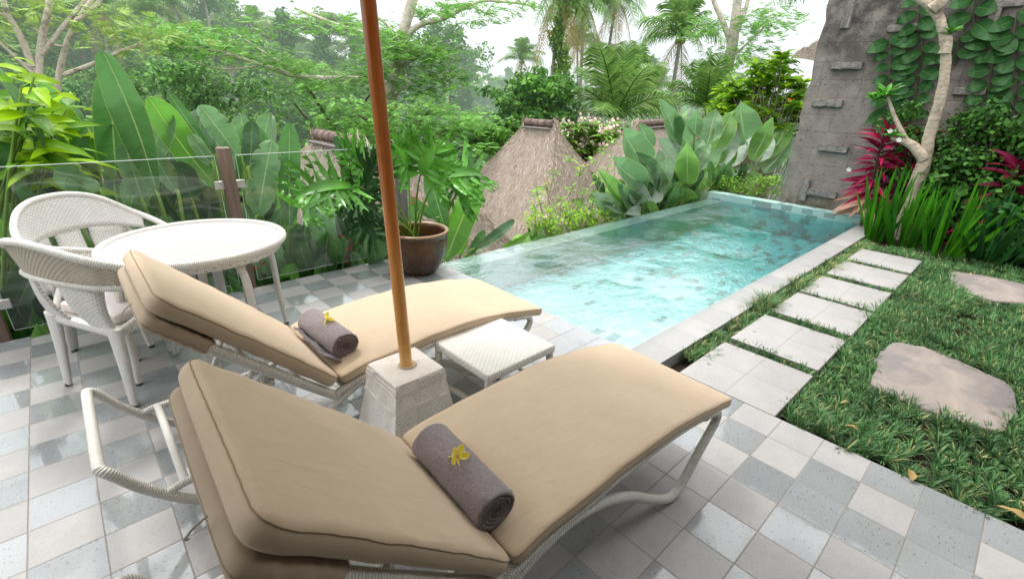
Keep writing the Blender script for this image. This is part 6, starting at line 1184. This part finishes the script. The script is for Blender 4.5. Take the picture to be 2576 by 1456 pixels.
def scatter(n, th0, th1, r0, r1, sp, probs, sc0, sc1):
    c = 0; tries = 0
    while c < n and tries < n*40:
        tries += 1; th = radians(rs.uniform(th0, th1)); r = math.sqrt(rs.uniform(r0*r0, r1*r1)); x, y = r*cos(th), r*sin(th)
        if any((x-a)**2+(y-b_)**2 < sp*sp for a, b_ in placed): continue
        placed.append((x, y)); c += 1; put_tree(int(rs.choice(len(KINDS), p=probs)), x, y, rs.uniform(sc0, sc1))
scatter(16, 63, 99, 11.5, 20, 2.0, [.05, .05, 0, .0, .45, .05, .40], .55, .8)
scatter(34, 56, 100, 22, 36, 2.6, [.20, .16, .04, .08, .26, .14, .12], .6, .95)
scatter(56, 54, 102, 36, 62, 3.3, [.26, .18, .10, .14, .08, .20, .04], .75, 1.1)
scatter(44, 52, 102, 62, 95, 4.6, [.30, .18, .18, .18, .0, .16, 0], .9, 1.3)
scatter(16, 20, 54, 18, 34, 2.6, [.16, .16, 0, .06, .36, .06, .20], .5, .75)
scatter(40, 12, 55, 40, 85, 4.2, [.3, .24, .10, .12, .10, .14, 0], .6, .85)
scatter(34, 10, 56, 85, 150, 6.5, [.36, .26, .12, .12, 0, .14, 0], .8, 1.1)
for k, f in enumerate(first):
    if f:
        for o in list(KINDS[k].children): bpy.data.objects.remove(o)
        bpy.data.objects.remove(KINDS[k])
# far wood and undergrowth reading as one mass
def mass(name, n, th0, th1, r0, r1, size, mat, h0, h1):
    th = np.radians(RNG.uniform(th0, th1, n)); r = np.sqrt(RNG.uniform(r0*r0, r1*r1, n)); x, y = r*np.cos(th), r*np.sin(th); lump = (np.sin(x*.9+y*.4)*np.sin(y*.8-x*.3)+1)/2; C = np.stack([x, y, ground(x, y)+(h0+(h1-h0)*RNG.random(n))*(.4+.8*lump)], -1); nor = rand_unit(n)*.7+A3(0, 0, .7); d = np.cross(nor, rand_unit(n)); d /= np.linalg.norm(d, axis=1)[:, None]; s = np.cross(nor, d); s /= np.linalg.norm(s, axis=1)[:, None]; sz = (size*(.6+.8*RNG.random(n)))[:, None]; b = MB(); diamonds(b, C, d*sz*.5, s*sz*.32); tag(b.build(name, M[mat]), kind='stuff')
mass('undergrowth', 60000, 20, 102, 6.5, 26, .22, 'forestmid', 0, 1.1)
mass('hillside_undergrowth', 90000, 50, 104, 26, 75, .5, 'forestdark', 0, 2.2)
mass('far_wood', 60000, 5, 104, 80, 330, 2.4, 'forestdark', 0, 9)
# small tiled roof in the valley haze
t = thing('village_house', 'tiny red-brown village roof half hidden in the hazy valley', 'house', tuple(at(1235, 217, 150)-A3(0, 0, 4))); b = MB(); V = A3([-2.5, -2, 3.0], [2.5, -2, 3.0], [2.5, 2, 3.0], [-2.5, 2, 3.0], [-1.4, 0, 4.6], [1.4, 0, 4.6]); b.add(V, [[0, 1, 5, 4], [2, 3, 4, 5]]); b.add(V, [[1, 2, 5], [3, 0, 4]]); b.build('roof', m_simple('hazy_roof_tiles', (.30, .17, .13), .9, .2, 3, 0, haze=True), t, smooth=False); b = MB(); box(b, -2.1, 2.1, -1.6, 1.6, -3, 2.99); b.build('wall', m_simple('hazy_house_wall', (.4, .36, .3), .9, .2, 3, 0, haze=True), t, smooth=False)

# unseen villa behind the viewer: veranda roof and walls added to block light
t = thing('villa', 'unseen villa veranda, roof and walls added behind the viewer to block light', 'house', (-2.0, -2.0, 0))
b = MB(); prism(b, [(-7, -6), (4.2, -6), (4.2, -.75), (1.9, -.75), (1.9, -.30), (.34, -.30), (.34, 1.15), (-7, 1.15)], 2.75, 2.98); b.build('roof', m_simple('veranda_ceiling', (.13, .095, .07), .8, .3), t, (-2, -2, 0), smooth=False)
b = MB(); box(b, -7, 4, -3.2, -3.0, .001, 2.749); box(b, -3.2, -3.0, -2.999, 1.1, .001, 2.749); b.build('wall', m_simple('veranda_plaster', (.30, .27, .235), .85, .15), t, (-2, -2, 0), smooth=False)
for x, y in ((.0, .68), (4.1, -1.05)):
    b = MB(); box(b, x-.07, x+.07, y-.07, y+.07, .001, 2.749) if x > 1 else None
    if x > 1: b.build('column', M['post'], t, (-2, -2, 0), smooth=False)

# ---------------------------------------------------------------- light, sky, camera
W = bpy.data.worlds.new('World'); SC.world = W; W.use_nodes = True; nt = W.node_tree; nt.nodes.clear()
def N(t, **k):
    o = nt.nodes.new(t)
    for a, v in k.items(): setattr(o, a, v)
    return o
SUN_EL, SUN_AZ = radians(58), radians(78)          # azimuth counter-clockwise from +X
sky = N('ShaderNodeTexSky', sky_type='NISHITA', sun_disc=False, sun_elevation=SUN_EL, sun_rotation=radians(90)-SUN_AZ, air_density=1.0, dust_density=3.0)
b1 = N('ShaderNodeBackground'); b1.inputs[1].default_value = .10; nt.links.new(sky.outputs[0], b1.inputs[0])
tc = N('ShaderNodeTexCoord'); sp = N('ShaderNodeSeparateXYZ'); nt.links.new(tc.outputs['Generated'], sp.inputs[0])
rp = N('ShaderNodeValToRGB'); e = rp.color_ramp.elements; e[0].position = .0; e[0].color = (.86, .92, .95, 1); e[1].position = .75; e[1].color = (1, 1, 1, 1); nt.links.new(sp.outputs[2], rp.inputs[0])
no = N('ShaderNodeTexNoise'); no.inputs['Scale'].default_value = 3.2; no.inputs['Detail'].default_value = 4
mp = N('ShaderNodeMapping'); mp.inputs['Scale'].default_value = (1, 1, 3.5); nt.links.new(tc.outputs['Generated'], mp.inputs[0]); nt.links.new(mp.outputs[0], no.inputs['Vector'])
mr = N('ShaderNodeMapRange'); mr.inputs[1].default_value = .3; mr.inputs[2].default_value = .7; mr.inputs[3].default_value = .80; mr.inputs[4].default_value = 1.12; nt.links.new(no.outputs[0], mr.inputs[0])
st_ = N('ShaderNodeMapRange'); st_.inputs[1].default_value = 0; st_.inputs[2].default_value = .9; st_.inputs[3].default_value = 1.25; st_.inputs[4].default_value = 3.8; nt.links.new(sp.outputs[2], st_.inputs[0])
mu = N('ShaderNodeMath', operation='MULTIPLY'); nt.links.new(mr.outputs[0], mu.inputs[0]); nt.links.new(st_.outputs[0], mu.inputs[1])
b2 = N('ShaderNodeBackground'); nt.links.new(rp.outputs[0], b2.inputs[0]); nt.links.new(mu.outputs[0], b2.inputs[1])
mx = N('ShaderNodeMixShader'); mx.inputs[0].default_value = .84; nt.links.new(b1.outputs[0], mx.inputs[1]); nt.links.new(b2.outputs[0], mx.inputs[2])
wo = N('ShaderNodeOutputWorld'); nt.links.new(mx.outputs[0], wo.inputs[0])
from mathutils import Matrix, Vector
ld = bpy.data.lights.new('sun', 'SUN'); ld.energy = 2.6; ld.angle = radians(14); ld.color = (1, .965, .91); lo = bpy.data.objects.new('sun', ld); COL.objects.link(lo)
lo.rotation_euler = Vector((-cos(SUN_EL)*cos(SUN_AZ), -cos(SUN_EL)*sin(SUN_AZ), -sin(SUN_EL))).to_track_quat('-Z', 'Y').to_euler(); lo.location = (0, 6, 12)
cd = bpy.data.cameras.new('camera'); cam = bpy.data.objects.new('camera', cd); COL.objects.link(cam); SC.camera = cam
cd.sensor_fit = 'HORIZONTAL'; cd.sensor_width = 36; cd.lens = F_PX/2576*36; cd.clip_start = .05; cd.clip_end = 2000
cam.matrix_world = Matrix(((RT[0], UP[0], -FW[0], EYE[0]), (RT[1], UP[1], -FW[1], EYE[1]), (RT[2], UP[2], -FW[2], EYE[2]), (0, 0, 0, 1)))
SC.view_settings.view_transform = 'Standard'; SC.view_settings.look = 'None'; SC.view_settings.exposure = 0; SC.view_settings.gamma = 1
cy = SC.cycles; cy.max_bounces = 9; cy.transparent_max_bounces = 24; cy.diffuse_bounces = 4; cy.glossy_bounces = 4; cy.transmission_bounces = 6; cy.caustics_reflective = False; cy.use_denoising = True; cy.sample_clamp_indirect = 6
